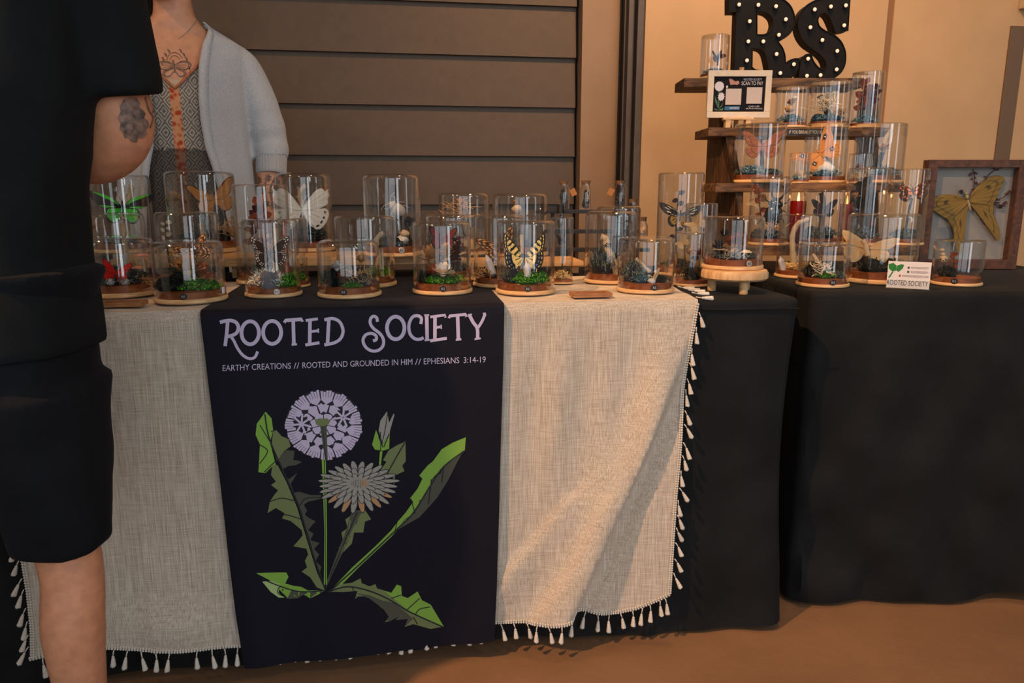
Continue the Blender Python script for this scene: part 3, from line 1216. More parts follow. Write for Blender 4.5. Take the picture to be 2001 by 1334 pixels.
rr = random.Random(11)
lp([(cc[0] + R0 * cos(2 * pi * k / 40), cc[1] - 2 + 0.90 * R0 * sin(2 * pi * k / 40)) for k in range(40)], 0, 0)
nr = 15
for k in range(nr):                           # outer fan tufts with notched rims
    a0, a1 = 2 * pi * (k + 0.03) / nr, 2 * pi * (k + 0.97) / nr
    pts = []
    nf = 5
    for q in range(nf):
        aa, ab = a0 + (a1 - a0) * q / nf, a0 + (a1 - a0) * (q + 0.84) / nf
        ro = R0 * rr.uniform(0.95, 1.02)
        pts += [(cc[0] + 0.80 * R0 * cos(aa), cc[1] + 0.90 * 0.80 * R0 * sin(aa)), (cc[0] + ro * cos(aa), cc[1] + 0.90 * ro * sin(aa)), (cc[0] + ro * cos(ab), cc[1] + 0.90 * ro * sin(ab)), (cc[0] + 0.80 * R0 * cos(ab), cc[1] + 0.90 * 0.80 * R0 * sin(ab))]
    am = (a0 + a1) / 2
    pts += [(cc[0] + 0.72 * R0 * cos(a1), cc[1] + 0.65 * R0 * sin(a1)), (cc[0] + 0.58 * R0 * cos(am), cc[1] + 0.53 * R0 * sin(am)), (cc[0] + 0.72 * R0 * cos(a0), cc[1] + 0.65 * R0 * sin(a0))]
    lp(pts, 1 if k not in (9, 10) else 7 if k == 99 else 1, 1)
for ring, (n_, r0, r1) in enumerate(((11, 0.35, 0.63), (7, 0.09, 0.355))):
    for k in range(n_):
        am = 2 * pi * (k + 0.5 * ring + 0.2) / n_
        da = pi / n_ * 0.92
        pts = []
        for q in range(7):
            aa = am - da + 2 * da * q / 6
            ro = R0 * (r1 - 0.05 * abs(q - 3) / 3) * rr.uniform(0.92, 1.04)
            pts.append((cc[0] + ro * cos(aa), cc[1] + 0.9 * ro * sin(aa)))
        for q in range(3):
            aa = am + da * 0.8 - 1.6 * da * q / 2
            ri = R0 * r0 * rr.uniform(0.95, 1.12)
            pts.append((cc[0] + ri * cos(aa), cc[1] + 0.9 * ri * sin(aa)))
        lp(pts, 1, 1)
for (sx, sy) in ((490, 205), (680, 175)):      # two starry seeds
    lp([(sx + 44 * cos(2 * pi * k / 20) * (1 if k % 2 else 0.75), sy + 42 * sin(2 * pi * k / 20) * (1 if k % 2 else 0.75)) for k in range(20)], 0, 2)
    for k in range(7):
        a = 2 * pi * k / 7 + 0.3
        ls([(sx, sy), (sx + 48 * cos(a), sy + 46 * sin(a))], 9, 1, 3, 0)
lp([(575, 212), (604, 212), (610, 372), (598, 372)], 4, 3)
ls([(586, 215), (602, 370)], 3, 0, 4)
lp([(552, 188), (568, 180), (608, 180), (622, 190), (612, 208), (586, 216), (558, 208)], 3, 4)
# daisy-like flower
fc = (752, 470)


def petal(a, r0, r1, w, mi, layer, sq=0.62):
    ca, sa = cos(a), sin(a)
    pts = []
    for t, ww in ((0, 0.35), (0.3, 0.9), (0.65, 1.0), (0.9, 0.6), (1, 0.0), (0.9, -0.6), (0.65, -1), (0.3, -0.9), (0, -0.35)):
        r = r0 + (r1 - r0) * t
        x, y = r * ca - ww * w * sa, (r * sa + ww * w * ca) * sq
        pts.append((fc[0] + x - 5, fc[1] + y + 22 * (r / 200)))
    lp(pts, 0, layer)
    pts2 = []
    for t, ww in ((0.08, 0.3), (0.3, 0.68), (0.65, 0.75), (0.88, 0.45), (0.95, 0.0), (0.88, -0.45), (0.65, -0.75), (0.3, -0.68), (0.08, -0.3)):
        r = r0 + (r1 - r0) * t
        x, y = r * ca - ww * w * sa, (r * sa + ww * w * ca) * sq
        pts2.append((fc[0] + x - 5, fc[1] + y + 22 * (r / 200)))
    lp(pts2, mi, layer + 1)


for ly, (n_, r0, r1, w_) in enumerate(((26, 60, 196, 17), (20, 40, 140, 16), (14, 20, 88, 14))):
    for k in range(n_):
        a = 2 * pi * (k + 0.5 * (ly % 2)) / n_
        lower = 0.15 * pi < a < 0.8 * pi
        mi = 6 if (ly == 0 and lower and k % 2 == 0) else 5
        petal(a, r0, r1 * rr.uniform(0.92, 1.05), w_, mi, 3 + 2 * ly)
for k in range(9):
    x = 722 + k * 7.6
    lp([(x, 452 + 6 * abs(k - 4) / 4), (x + 6, 452), (x + 6, 486), (x, 488)], 6 if k > 5 else 5, 10)
on_banner(T, 'dandelion_print', PM)

# ================================================================== BUTTERFLIES AND OTHER SPECIMENS
WC = {}


def wm(name, col, rough=0.6):
    if name not in WC:
        WC[name] = mat('wing ' + name, col, rough, spec=0.3)
    return WC[name]


PAL = dict(black=rgb(20, 17, 18), green=rgb(62, 196, 34), dkgreen=rgb(46, 120, 40), yellow=rgb(232, 204, 128), blue=rgb(84, 110, 150), white=rgb(226, 220, 210),
           ivory=rgb(206, 198, 186), brown=rgb(62, 38, 28), midbrown=rgb(104, 72, 46), red=rgb(214, 34, 26), dkred=rgb(104, 26, 22), paleblue=rgb(150, 170, 186), sky=rgb(108, 140, 176),
           tan=rgb(192, 140, 84), orange=rgb(206, 138, 74), eye=rgb(36, 24, 20), wine=rgb(70, 22, 40), gold=rgb(134, 104, 44), golddk=rgb(92, 68, 32),
           leafb=rgb(168, 112, 58), pink=rgb(146, 88, 72), amber=rgb(222, 116, 24), parch=rgb(164, 146, 114))
FW = {
    'std': [(0.03, .05), (.25, .35), (.6, .62), (.92, .72), (1.0, .62), (.95, .45), (.85, .25), (.72, .08), (.45, -.03), (.05, -.05)],
    'bird': [(0.03, .06), (.3, .30), (.7, .46), (.98, .50), (1.0, .38), (.8, .10), (.5, -.04), (.05, -.03)],
    'swal': [(0.03, .05), (.4, .48), (.82, 1.0), (.95, 1.06), (1.0, .9), (.97, .55), (.88, .28), (.5, .0), (.05, -.1)],
    'round': [(0.03, .05), (.3, .42), (.62, .78), (.86, .86), (.98, .74), (.95, .62), (1.0, .48), (.92, .36), (.92, .2), (.72, .06), (.4, -.03), (.05, -.05)],
    'moth': [(0.03, .06), (.35, .40), (.75, .66), (1.0, .68), (1.02, .56), (.88, .34), (.78, .1), (.55, -.06), (.05, -.06)],
}
FW['comet'] = [(0.03, .08), (.35, .30), (.75, .40), (1.0, .30), (1.02, .18), (.86, .0), (.7, -.2), (.5, -.32), (.05, -.1)]
HW = {
    'std': [(0.03, .0), (.4, .0), (.7, -.02), (.8, -.2), (.72, -.45), (.5, -.62), (.28, -.6), (.12, -.4), (.04, -.15)],
    'bird': [(0.03, 0), (.3, -.02), (.50, -.08), (.54, -.3), (.44, -.5), (.26, -.56), (.12, -.42), (.03, -.15)],
    'swal': [(0.03, -.05), (.5, 0), (.85, .24), (.92, -.1), (.82, -.48), (.66, -.66), (.62, -.95), (.54, -.95), (.5, -.74), (.3, -.75), (.1, -.4)],
    'round': [(0.03, .0), (.45, -.02), (.82, .02), (.95, -.14), (.9, -.34), (.82, -.5), (.66, -.68), (.5, -.74), (.36, -.66), (.2, -.5), (.05, -.15)],
    'moth': [(0.03, .0), (.45, -.04), (.74, -.08), (.80, -.3), (.66, -.52), (.4, -.62), (.18, -.5), (.04, -.15)],
    'tail': [(0.03, .0), (.45, -.04), (.66, -.1), (.62, -.34), (.56, -.6), (.60, -.95), (.56, -1.25), (.46, -1.28), (.44, -1.0), (.36, -.68), (.2, -.5), (.04, -.15)],
}


def alt(s, n, duty=0.55):
    return (s * n) % 1.0 < duty


def vein(t, s, n, w=0.10):
    return abs(((s * n) % 1.0) - 0.5) > 0.5 - w * 0.5 / max(t, 0.25)


def swal_fw(t, s, x, y):
    u = (x * .95 + y * 1.06) / 1.423
    w = (x * 1.06 - y * .95) / 1.423             # distance behind the leading edge
    if t > 0.82 and s > .36:
        return 'yellow' if 0.88 < t < 0.93 and alt(s, 18) else 'black'
    if u < .16 or w < .0 or vein(t, s, 9, .05):
        return 'black'
    for a, b, L in ((.30, .40, .55), (.56, .68, .34), (.80, .90, .26), (1.02, 1.10, .24), (1.2, 1.5, .2)):
        if a < u < b and w < L:
            return 'black'
    return 'yellow'


def pat(kind, fw):
    def birdwing(t, s):
        if fw:
            if t > 0.95:
                return 'black'
            if 0.16 < s < 0.44 and t > .18:
                return 'green' if not (0.40 < s and t < .5) else 'black'
            if 0.70 < s < 0.80 and t > .35:
                return 'green'
            return 'black'
        return 'black' if t > 0.90 or s < 0.05 else ('green' if not vein(t, s, 7, .05) else 'dkgreen')

    def swallowtail(t, s):
        if fw:
            if t > 0.80:
                return 'yellow' if 0.88 < t < 0.93 and alt(s, 16) and .3 < s < .8 else 'black'
            if s < 0.10 or vein(t, s, 9, .05):
                return 'black'
            if s < 0.52 and (0.18 < t < .28 or .42 < t < .54 or .64 < t < .70):
                return 'black'
            return 'yellow'
        if t > 0.62:
            if 0.72 < t < 0.80 and alt(s, 13):
                return 'blue'
            if 0.88 < t < 0.94 and alt(s, 13):
                return 'yellow'
            return 'black'
        return 'black' if vein(t, s, 6, .05) else 'yellow'

    swallowtail.xy = lambda t, s, x, y: swal_fw(t, s, x, y) if fw else swallowtail(t, s)

    def white(t, s):
        if fw and t > 0.86 and .26 < s < .48:
            return 'midbrown'
        if not fw and 0.80 < t < 0.87 and alt(s, 11, .45) and s > .25:
            return 'eye'
        return 'ivory' if vein(t, s, 8, .10) else 'white'

    def dotted(t, s):
        if (0.76 < t < 0.83 or 0.90 < t < 0.96) and alt(s, 14, .5):
            return 'white'
        return 'brown' if t > .3 else 'midbrown'

    def patterned(t, s):
        if alt(s, 10, .6) and (0.3 < t < .45 or .6 < t < .72 or .85 < t < .92):
            return 'tan'
        return 'brown'

    table = dict(birdwing=birdwing, swallowtail=swallowtail, white=white, dotted=dotted, patterned=patterned,
                 red=lambda t, s: 'dkred' if vein(t, s, 8, .05) or t > .97 else 'red',
                 darkred=lambda t, s: 'black' if t > .88 or s < .06 else ('dkred' if not vein(t, s, 7, .12) else 'wine'),
                 paleblue=lambda t, s: 'paleblue' if not vein(t, s, 7, .08) and t < .93 else 'sky',
                 leaf=lambda t, s: 'brown' if t > .93 or (fw and .3 < s < .4 and t > .6) else ('leafb' if not vein(t, s, 6, .08) else 'tan'),
                 mothred=lambda t, s: 'midbrown' if t > .94 or .62 < t < .67 else ('pink' if not vein(t, s, 8, .08) else 'leafb'),
                 eyemoth=lambda t, s: ('white' if abs(t - .56) < .035 and abs(s - .47) < .022 else 'eye' if abs(t - .56) < .10 and abs(s - .47) < .07 else 'leafb' if abs(t - .56) < .15 and abs(s - .47) < .10 else 'leafb' if .84 < t < .88 else 'orange' if t < .93 else 'tan'),
                 comet=lambda t, s: ('eye' if abs(t - .55) < .022 and abs(s - .45) < .02 else 'golddk' if abs(t - .55) < .065 and abs(s - .45) < .055 else 'golddk' if .78 < t < .82 or (.84 < t < .86 and alt(s, 18)) or s < .05 else 'golddk' if t > .95 and s < .4 else 'gold'),
                 dark=lambda t, s: 'wine' if .3 < t < .6 and alt(s, 6) else 'black',
                 yellowhind=(lambda t, s: 'ivory' if .5 < t < .7 and alt(s, 8, .3) else 'black') if fw else (lambda t, s: 'black' if t > .75 or vein(t, s, 6, .1) else 'gold'),
                 darkorange=lambda t, s: ('amber' if (.12 < t < .36 and .35 < s < .8) or (.6 < t < .74 and alt(s, 8, .4)) else 'brown'),
                 parch=lambda t, s: 'tan' if vein(t, s, 8, .10) else 'parch')
    return table[kind]


SHAPE = dict(birdwing=('bird', 'bird'), swallowtail=('swal', 'swal'), white=('round', 'round'), dotted=('std', 'std'), patterned=('std', 'std'), red=('std', 'std'), darkred=('std', 'std'),
             paleblue=('round', 'round'), leaf=('moth', 'moth'), mothred=('moth', 'moth'), eyemoth=('moth', 'moth'), comet=('comet', 'tail'), dark=('std', 'std'), yellowhind=('bird', 'bird'), darkorange=('bird', 'std'), parch=('bird', 'std'))
_wing = {}


def wing_mesh(kind, fw):
    key = (kind, fw)
    if key in _wing:
        return _wing[key]
    sh = (FW if fw else HW)[SHAPE[kind][0 if fw else 1]]
    out = catmull([(x, y, 0) for x, y in sh], 5)
    n = len(out)
    # resample evenly
    L = [0]
    for a, b in zip(out, out[1:]):
        L.append(L[-1] + (b - a).length)
    NS, NT = (54, 26) if kind in ('swallowtail', 'birdwing', 'white', 'eyemoth', 'comet') else (36, 18)
    pts = []
    for k in range(NS + 1):
        d = L[-1] * k / NS
        i = max(j for j in range(n) if L[j] <= d + 1e-9)
        i = min(i, n - 2)
        t = (d - L[i]) / max(1e-9, L[i + 1] - L[i])
        pts.append(out[i].lerp(out[i + 1], t))
    root = Vector((0.02, 0.02 if fw else -0.04, 0))
    bm = bmesh.new()
    names = []
    f = pat(kind, fw)
    rings = []
    for j in range(1, NT + 1):
        t = j / NT
        rings.append([bm.verts.new(root.lerp(p, t) + Vector((0, 0, 0.03 * sin(t * 3.0) * (1 if fw else 0.6) + 0.008 * sin(k * 1.5) * t))) for k, p in enumerate(pts)])
    c = bm.verts.new(root)

    def mi(t, s):
        if hasattr(f, 'xy'):
            p = root.lerp(pts[min(int(s * NS), NS)], t)
            nm = f.xy(t, s, p.x, p.y)
        else:
            nm = f(t, s)
        if nm not in names:
            names.append(nm)
        return names.index(nm)
    for k in range(NS):
        fc = bm.faces.new((c, rings[0][k], rings[0][k + 1]))
        fc.material_index = mi(0.5 / NT, (k + .5) / NS)
    for j in range(NT - 1):
        for k in range(NS):
            fc = bm.faces.new((rings[j][k], rings[j + 1][k], rings[j + 1][k + 1], rings[j][k + 1]))
            fc.material_index = mi((j + 1.5) / NT, (k + .5) / NS)
    me = bpy.data.meshes.new('wing')
    bm.to_mesh(me)
    bm.free()
    for nm in names:
        me.materials.append(wm(nm, PAL[nm], 0.45 if nm in ('green',) else 0.65))
    me.polygons.foreach_set('use_smooth', [True] * len(me.polygons))
    _wing[key] = me
    return me


def insect_body(kind):
    bm = bmesh.new()
    ball(bm, (0, .10, .02), (.045, .07, .045), u=8, v=6)
    ball(bm, (0, .19, .02), (.035, .035, .035), u=8, v=6)
    ball(bm, (0, -.12, .01), (.038, .19, .038), u=8, v=8)
    for s in (-1, 1):
        tube(bm, catmull([(0.012 * s, .21, .03), (.10 * s, .36, .05), (.20 * s, .48, .05)], 3), [.007] * 6 + [.010], 5)
    return bm


BODYC = dict(white='ivory', red='midbrown', leaf='leafb', mothred='pink', eyemoth='orange', comet='parch', paleblue='brown', parch='tan')
_ib = {}


def butterfly(kind, parent, loc, span, roll=0.0, dihedral=15.0, pitch=75.0, yaw=0.0, name='butterfly'):
    """span = full wing span in metres; pitch tips the insect upright to face the viewer"""
    bc = BODYC.get(kind, 'black')
    if bc not in _ib:
        bm = insect_body(kind)
        me = bpy.data.meshes.new('insect')
        bm.to_mesh(me)
        bm.free()
        me.materials.append(wm(bc, PAL[bc]))
        me.polygons.foreach_set('use_smooth', [True] * len(me.polygons))
        _ib[bc] = me
    b = bpy.data.objects.new(name, _ib[bc])
    link(b, parent)
    s = span / 2
    b.matrix_local = Matrix.Translation(loc) @ Matrix.Rotation(radians(yaw), 4, 'Z') @ Matrix.Rotation(radians(pitch), 4, 'X') @ Matrix.Rotation(radians(roll), 4, 'Z') @ Matrix.Diagonal((s, s, s, 1))
    for fw in (True, False):
        me = wing_mesh(kind, fw)
        for sd in (1, -1):
            w_ = bpy.data.objects.new('wing', me)
            link(w_, b)
            w_.matrix_local = Matrix.Translation((0, 0, 0.022 if fw else 0.016)) @ Matrix.Rotation(-radians(dihedral) * sd, 4, 'Y') @ Matrix.Diagonal((sd, 1, 1, 1))
    return b


def moss_mesh(cols, seed, n=480, lump=True, tall=1.0):
    rnd = random.Random(seed)
    bm = bmesh.new()
    for _ in range(7):                         # soft mounds under the strands
        a, r = rnd.uniform(0, 2 * pi), rnd.uniform(0, 0.58)
        ball(bm, (r * cos(a), r * sin(a), 0.16), (0.40, 0.40, rnd.uniform(.3, .58)), 1, 9, 6)
    for _ in range(n):
        a, r = rnd.uniform(0, 2 * pi), sqrt(rnd.random()) * 0.93
        p = Vector((r * cos(a), r * sin(a), 0.12 + 0.6 * (1 - r * r) * rnd.uniform(0.4, 1)))
        d = Vector((rnd.gauss(0, 1), rnd.gauss(0, 1), rnd.uniform(0.0, 1.6))).normalized()
        side = d.cross(Vector((rnd.gauss(0, 1), rnd.gauss(0, 1), rnd.gauss(0, 1)))).normalized() * rnd.uniform(.012, .026)
        mi = rnd.choice((0, 0, 1, 2, 2))
        prev = None
        for k in range(5):
            w = side * (1 - k * 0.16)
            q = (bm.verts.new(p + w), bm.verts.new(p - w))
            if prev:
                f = bm.faces.new((prev[0], prev[1], q[1], q[0]))
                f.material_index = mi
            prev = q
            p = p + d * rnd.uniform(.05, .09) * tall
            hr = sqrt(p.x ** 2 + p.y ** 2)
            if hr > 0.95:
                p.x *= 0.95 / hr
                p.y *= 0.95 / hr
            p.z = max(0.02, p.z)
            d = (d + Vector((rnd.gauss(0, .6), rnd.gauss(0, .6), rnd.gauss(-.05, .5)))).normalized()
    me = bpy.data.meshes.new('moss')
    bm.to_mesh(me)
    bm.free()
    for c in cols:
        me.materials.append(c)
    return me


def mm(n, *c):
    return mat('moss ' + n, rgb(*c), 0.95, spec=0.1)


MOSS = {}
for nm, cols in dict(grey=((62, 70, 74), (34, 40, 44), (104, 110, 106)), blue=((66, 98, 116), (34, 54, 66), (120, 146, 150)), green=((58, 128, 26), (26, 62, 14), (104, 164, 50)),
                     white=((150, 152, 156), (84, 86, 92), (204, 202, 198)), straw=((190, 152, 98), (110, 82, 48), (226, 196, 146)), dark=((30, 34, 34), (16, 18, 18), (56, 62, 58))).items():
    ms = [mm(nm + x, *c) for x, c in zip('abc', [tuple(min(255, int(q * 1.22)) for q in cc) for cc in cols])]
    MOSS[nm] = [moss_mesh(ms, 10 + i, tall=(0.7 if nm == 'green' else 1.0)) for i in range(2)]


def petals_bm(n, seed, cup=0.5, w=0.22):
    rnd = random.Random(seed)
    bm = bmesh.new()
    for k in range(n):
        a = 2.4 * k
        el = rnd.uniform(-0.3, 1.2)
        d = Vector((cos(a) * cos(el), sin(a) * cos(el), sin(el)))
        sd = d.cross(Vector((0, 0, 1)))
        sd = sd.normalized() if sd.length > .01 else Vector((1, 0, 0))
        L = rnd.uniform(.7, 1.0)
        nrm = sd.cross(d)
        prev = None
        for q, (t, ww) in enumerate(((0.1, .3), (.45, 1.0), (.8, .9), (1.0, .25))):
            c = d * (L * t) + nrm * (cup * t * t * .4)
            pr = (bm.verts.new(c + sd * w * ww), bm.verts.new(c - sd * w * ww + nrm * .05))
            if prev:
                bm.faces.new((prev[0], prev[1], pr[1], pr[0]))
            prev = pr
    ball(bm, (0, 0, 0), .28, 0, 8, 6)
    return bm


# ================================================================== CLOCHES
CL = []


def dome_bm(r, h, rc, open_top=False):
    """double-walled glass bell with a rounded shoulder"""
    bm = bmesh.new()
    th = 0.0016

    def prof(r, h, rc):
        p = [(r, 0.0)]
        for k in range(0, 7):
            a = k / 6 * pi / 2
            p.append((r - rc + rc * cos(a), h - rc + rc * sin(a)))
        p.append(((r - rc) * 0.5, h + 0.0006))
        p.append((0, h + 0.0008))
        return p
    lathe(bm, prof(r, h, rc), 44)
    lathe(bm, prof(r - th, h - th, rc * 0.85), 44)
    return bm


def cloche(label, cx, yb, w, yt, z, items=(), med=None, rc=0.20, group=None, tagw=None, lid_band=True):
    near = G(cx, yb, z)
    d2 = (near - CAMP)
    hd = Vector((d2.x, d2.y, 0)).normalized()
    r = w / 2 * depth(near) / FPX
    for _ in range(3):
        c = near + hd * (r * 1.04)
        r = w / 2 * depth(c) / FPX
    c.z = z
    d = ray(cx, yt)
    hz = Vector((d.x, d.y, 0)).dot(hd)
    zt = CAMP.z + d.z * ((c - CAMP).dot(hd) / hz)
    h = zt - z
    s = depth(c) / FPX
    q = ROTI @ (c - CAMP)
    ycen = CY - q.y / -q.z * FPX
    xcen = CX + q.x / -q.z * FPX
    root = empty('glass_cloche', c, atan2(-hd.x, hd.y))
    tag(root, label, 'cloche', group)
    CL.append((label, c.copy(), r, h))
    hb, hband = 0.14 * r, 0.19 * r
    bm = bmesh.new()
    lathe(bm, [(0, 0), (r * 1.01, 0), (r * 1.045, hb * .25), (r * 1.045, hb * .75), (r * 1.02, hb), (0, hb)], 44)
    put('wooden_base', bm, M['pine'], root)
    bm = bmesh.new()
    lathe(bm, [(0, hb + .0003), (r * .955, hb + .0003), (r * .955, hb + hband), (0, hb + hband)], 44)
    put('brown_disc', bm, M['brownband'], root)
    g = put('glass_dome', dome_bm(r, h - hb, r * rc), M['glass'], root, loc=(0, 0, hb))
    fl = hb + hband

    def X(px):
        return (px - xcen) * s

    def Z(py):
        return (ycen - py) * s / 0.985

    rd = random.Random(int(cx * 7 + yb))
    for it in items:
        k = it[0]
        if k == 'moss':
            _, colr, xf, yf, wf, hp = it
            o = bpy.data.objects.new('moss', rd.choice(MOSS[colr]))
            o['kind'] = 'stuff'
            o.location = (xf * r, yf * r, fl - 0.001)
            o.scale = (wf * r * .93, wf * r * .93, hp * s / 0.9)
            o.rotation_euler = (0, 0, rd.uniform(0, 6))
            link(o, root)
        elif k == 'bf':
            _, kind, px, py, span, roll, dih = it[:7]
            kw = it[7] if len(it) > 7 else {}
            butterfly(kind, root, (X(px), kw.get('y', -0.1) * r, Z(py)), span * s, roll, dih, kw.get('pitch', 78), kw.get('yaw', 0), kw.get('name', 'butterfly'))
        elif k == 'stick':
            _, mt, pts, wpx = it[:4]
            yy = it[4] if len(it) > 4 else 0.1
            bm = bmesh.new()
            pp = catmull([(X(a), yy * r, max(Z(b), fl - .003)) for a, b in pts], 5)
            n = len(pp)
            tube(bm, pp, [wpx * s / 2 * (1 - 0.25 * i / n) * (1 + .12 * sin(i * 2.1)) for i in range(n)], 10)
            nm = it[5] if len(it) > 5 else 'stick'
            put(nm, bm, M[mt], root)
        elif k == 'mush':
            _, px, py, wc, mt = it[:5]
            yy = it[5] if len(it) > 5 else 0
            bm = bmesh.new()
            R = wc * s / 2
            b = Vector((X(px), yy * r, Z(py)))
            lathe(bm, [(0, R * .42), (R * .5, R * .34), (R * .9, R * .12), (R, 0), (R * .9, -R * .06), (R * .3, R * .06), (0, R * .06)], 16, 0, b)
            o = put('mushroom', bm, M[mt], root)
            bm = bmesh.new()
            tube(bm, [(b.x, b.y, fl), (b.x + R * .1, b.y, (fl + b.z) / 2), (b.x, b.y, b.z + R * .06)], [R * .2, R * .16, R * .13], 8)
            put('mushroom_stem', bm, M['cream'], root)
        elif k == 'ball':
            _, mt, px, py, size, nm = it[:6]
            yy = it[6] if len(it) > 6 else -.3
            bm = bmesh.new()
            ball(bm, (0, 0, 0), (size * s / 2, size * s / 2 * .9, size * s / 2 * .72), 0, 14, 10)
            for v in bm.verts:
                v.co *= 1 + .22 * noise.noise(v.co * (3.2 / (size * s)) + Vector((px, py, 0)))
            put(nm, bm, M[mt], root, loc=(X(px), yy * r, Z(py)))
        elif k == 'petals':
            _, mt, px, py, size = it[:5]
            yy = it[5] if len(it) > 5 else -.2
            o = put('dried_flower', petals_bm(it[6] if len(it) > 6 else 34, int(px + py)), M[mt], root, loc=(X(px), yy * r, Z(py)))
            sc = size * s / 2
            o.scale = (sc, sc, sc)
        elif k == 'fluff':
            _, mt, px, py, wpx, hpx = it[:6]
            yy = it[6] if len(it) > 6 else -.35
            bm = bmesh.new()
            for _ in range(46):
                p = Vector((rd.gauss(0, .32), rd.gauss(0, .25), rd.uniform(-.5, .2)))
                dd = Vector((rd.gauss(0, .8), rd.gauss(0, .6), rd.uniform(.1, 1))).normalized()
                pts = [p]
                for _k in range(3):
                    p = p + dd * rd.uniform(.12, .25)
                    pts.append(p)
                    dd = (dd + Vector((rd.gauss(0, .5), rd.gauss(0, .5), rd.gauss(0, .4)))).normalized()
                tube(bm, [(a.x * wpx * s, a.y * wpx * s, a.z * hpx * s) for a in pts], [.9 * s, 1.1 * s, .9 * s, .5 * s], 4)
            o = put('dried_grass', bm, M[mt], root, loc=(X(px), yy * r, Z(py)))
            o['kind'] = 'stuff'
        elif k == 'sprig':
            _, mt, pts, ls_, nl = it[:5]
            yy = it[5] if len(it) > 5 else 0.05
            bm = bmesh.new()
            pp = catmull([(X(a), yy * r, max(Z(b), fl - .002)) for a, b in pts], 6)
            tube(bm, pp, [1.6 * s * (1 - .5 * i / len(pp)) for i in range(len(pp))], 6)
            stem = put('twig', bm, M['bark'], root)
            bm = bmesh.new()
            for q in range(nl):
                t = 0.35 + 0.65 * (q + .5) / nl
                p = pp[min(int(t * (len(pp) - 1)), len(pp) - 1)]
                a = rd.uniform(-.5, 1.3)
                sd = 1 if q % 2 else -1
                dr = Vector((sd * cos(a), rd.uniform(-.5, .3), sin(a))).normalized()
                w1 = dr.cross(Vector((0, 1, 0.3))).normalized()
                L = ls_ * s * rd.uniform(.7, 1.15)
                prev = None
                for tt, ww in ((0, .08), (.3, .34), (.6, .36), (.85, .2), (1, .02)):
                    c_ = p + dr * (L * tt) + Vector((0, -L * .15 * tt * tt, 0))
                    pr = (bm.verts.new(c_ + w1 * L * ww), bm.verts.new(c_ - w1 * L * ww))
                    if prev:
                        bm.faces.new((prev[0], prev[1], pr[1], pr[0]))
                    prev = pr
            lv = put('leaves', bm, M[mt], stem)
            lv['kind'] = 'stuff'
        elif k == 'crystal':
            _, px, py, hpx, wpx, tilt = it
            bm = bmesh.new()
            lathe(bm, [(0, 0), (wpx * s / 2, 0), (wpx * s / 2, hpx * s * .7), (0, hpx * s)], 6)
            o = put('quartz_crystal', bm, M['crystal'], root, smooth=False, loc=(X(px), -.5 * r, Z(py)))
            o.rotation_euler = (0, radians(tilt), 0)
        elif k == 'skull':
            _, px, py, size = it[:4]
            S = size * s / 2
            bm = bmesh.new()
            ball(bm, (0, .2, .15), (.78, .8, .72), 0, 14, 10)
            ball(bm, (0, -.55, -.15), (.42, .65, .38), 0, 12, 8)
            ball(bm, (.34, -.30, .02), (.24, .3, .2), 0, 8, 6)
            ball(bm, (-.34, -.30, .02), (.24, .3, .2), 0, 8, 6)
            for v in bm.verts:
                v.co *= S
            o = put('skull', bm, M['bone'], root, loc=(X(px), -.35 * r, Z(py)))
            bm = bmesh.new()
            for sd in (-1, 1):
                ball(bm, (sd * .40 * S, -.52 * S, .1 * S), .19 * S, 0, 8, 6)
            ball(bm, (0, -1.15 * S, -.06 * S), (.16 * S, .09 * S, .12 * S), 0, 8, 6)
            put('eye_socket', bm, M['black'], o)
        elif k == 'beetle':
            _, px, py, size, kind = it
            S = size * s / 2
            b = bpy.data.objects.new('beetle', None)
            bm = bmesh.new()
            ball(bm, (0, 0, -.30), (.52, .30, .66), 0, 14, 10)
            ball(bm, (0, 0, .34), (.42, .28, .26), 0, 12, 8)
            ball(bm, (0, 0, .58), (.20, .16, .14), 0, 10, 6)
            for sd in (-1, 1):
                for (z0, x1, z1, x2, z2) in ((.35, .58, .50, .70, .80), (.05, .66, .0, .80, -.30), (-.2, .60, -.5, .74, -.95)):
                    tube(bm, [(sd * .28, 0, z0), (sd * x1, -.1, z1), (sd * x2, -.05, z2)], [.035, .03, .015], 5)
                if kind == 'horned':
                    tube(bm, catmull([(sd * .16, 0, .62), (sd * .34, -.08, .95), (sd * .26, -.1, 1.3), (sd * .08, -.1, 1.45)], 4), [.07 * (1 - .055 * i) for i in range(13)], 6)
                    tube(bm, catmull([(sd * .1, 0, .66), (sd * .5, -.1, 1.1), (sd * .62, -.1, 1.5)], 4), .018, 4)
                else:
                    tube(bm, catmull([(sd * .1, 0, .66), (sd * .5, -.1, .9), (sd * 1.0, -.1, .85)], 4), .022, 4)
            for v in bm.verts:
                v.co *= S
            if kind == 'horned':
                mt = M['beetle']
            else:
                mt = zebra
            o = put('beetle', bm, mt, root, loc=(X(px), -.15 * r, Z(py)))
            if kind != 'horned':
                o.rotation_euler = (0, radians(-52), 0)
            else:
                o.rotation_euler = (0, radians(8), 0)
    if med:
        px, mt = med
        a = max(-0.9, min(0.9, (px - cx) / (w / 2)))
        ang = math.asin(a)
        zc = hb + hband * .5
        mr = 5.8 * s
        bm = bmesh.new()
        lathe(bm, [(0, 0), (mr, 0), (mr, .0012), (mr * .9, .0018), (0, .0018)], 18)
        o = put('medallion', bm, M[mt], root)
        # disc axis looks out of the glass towards the viewer
        o.matrix_local = Matrix.Translation((sin(ang) * (r + .0006), -cos(ang) * (r + .0006), zc)) @ Matrix.Rotation(ang, 4, 'Z') @ Matrix.Rotation(pi / 2, 4, 'X')
        bm = bmesh.new()
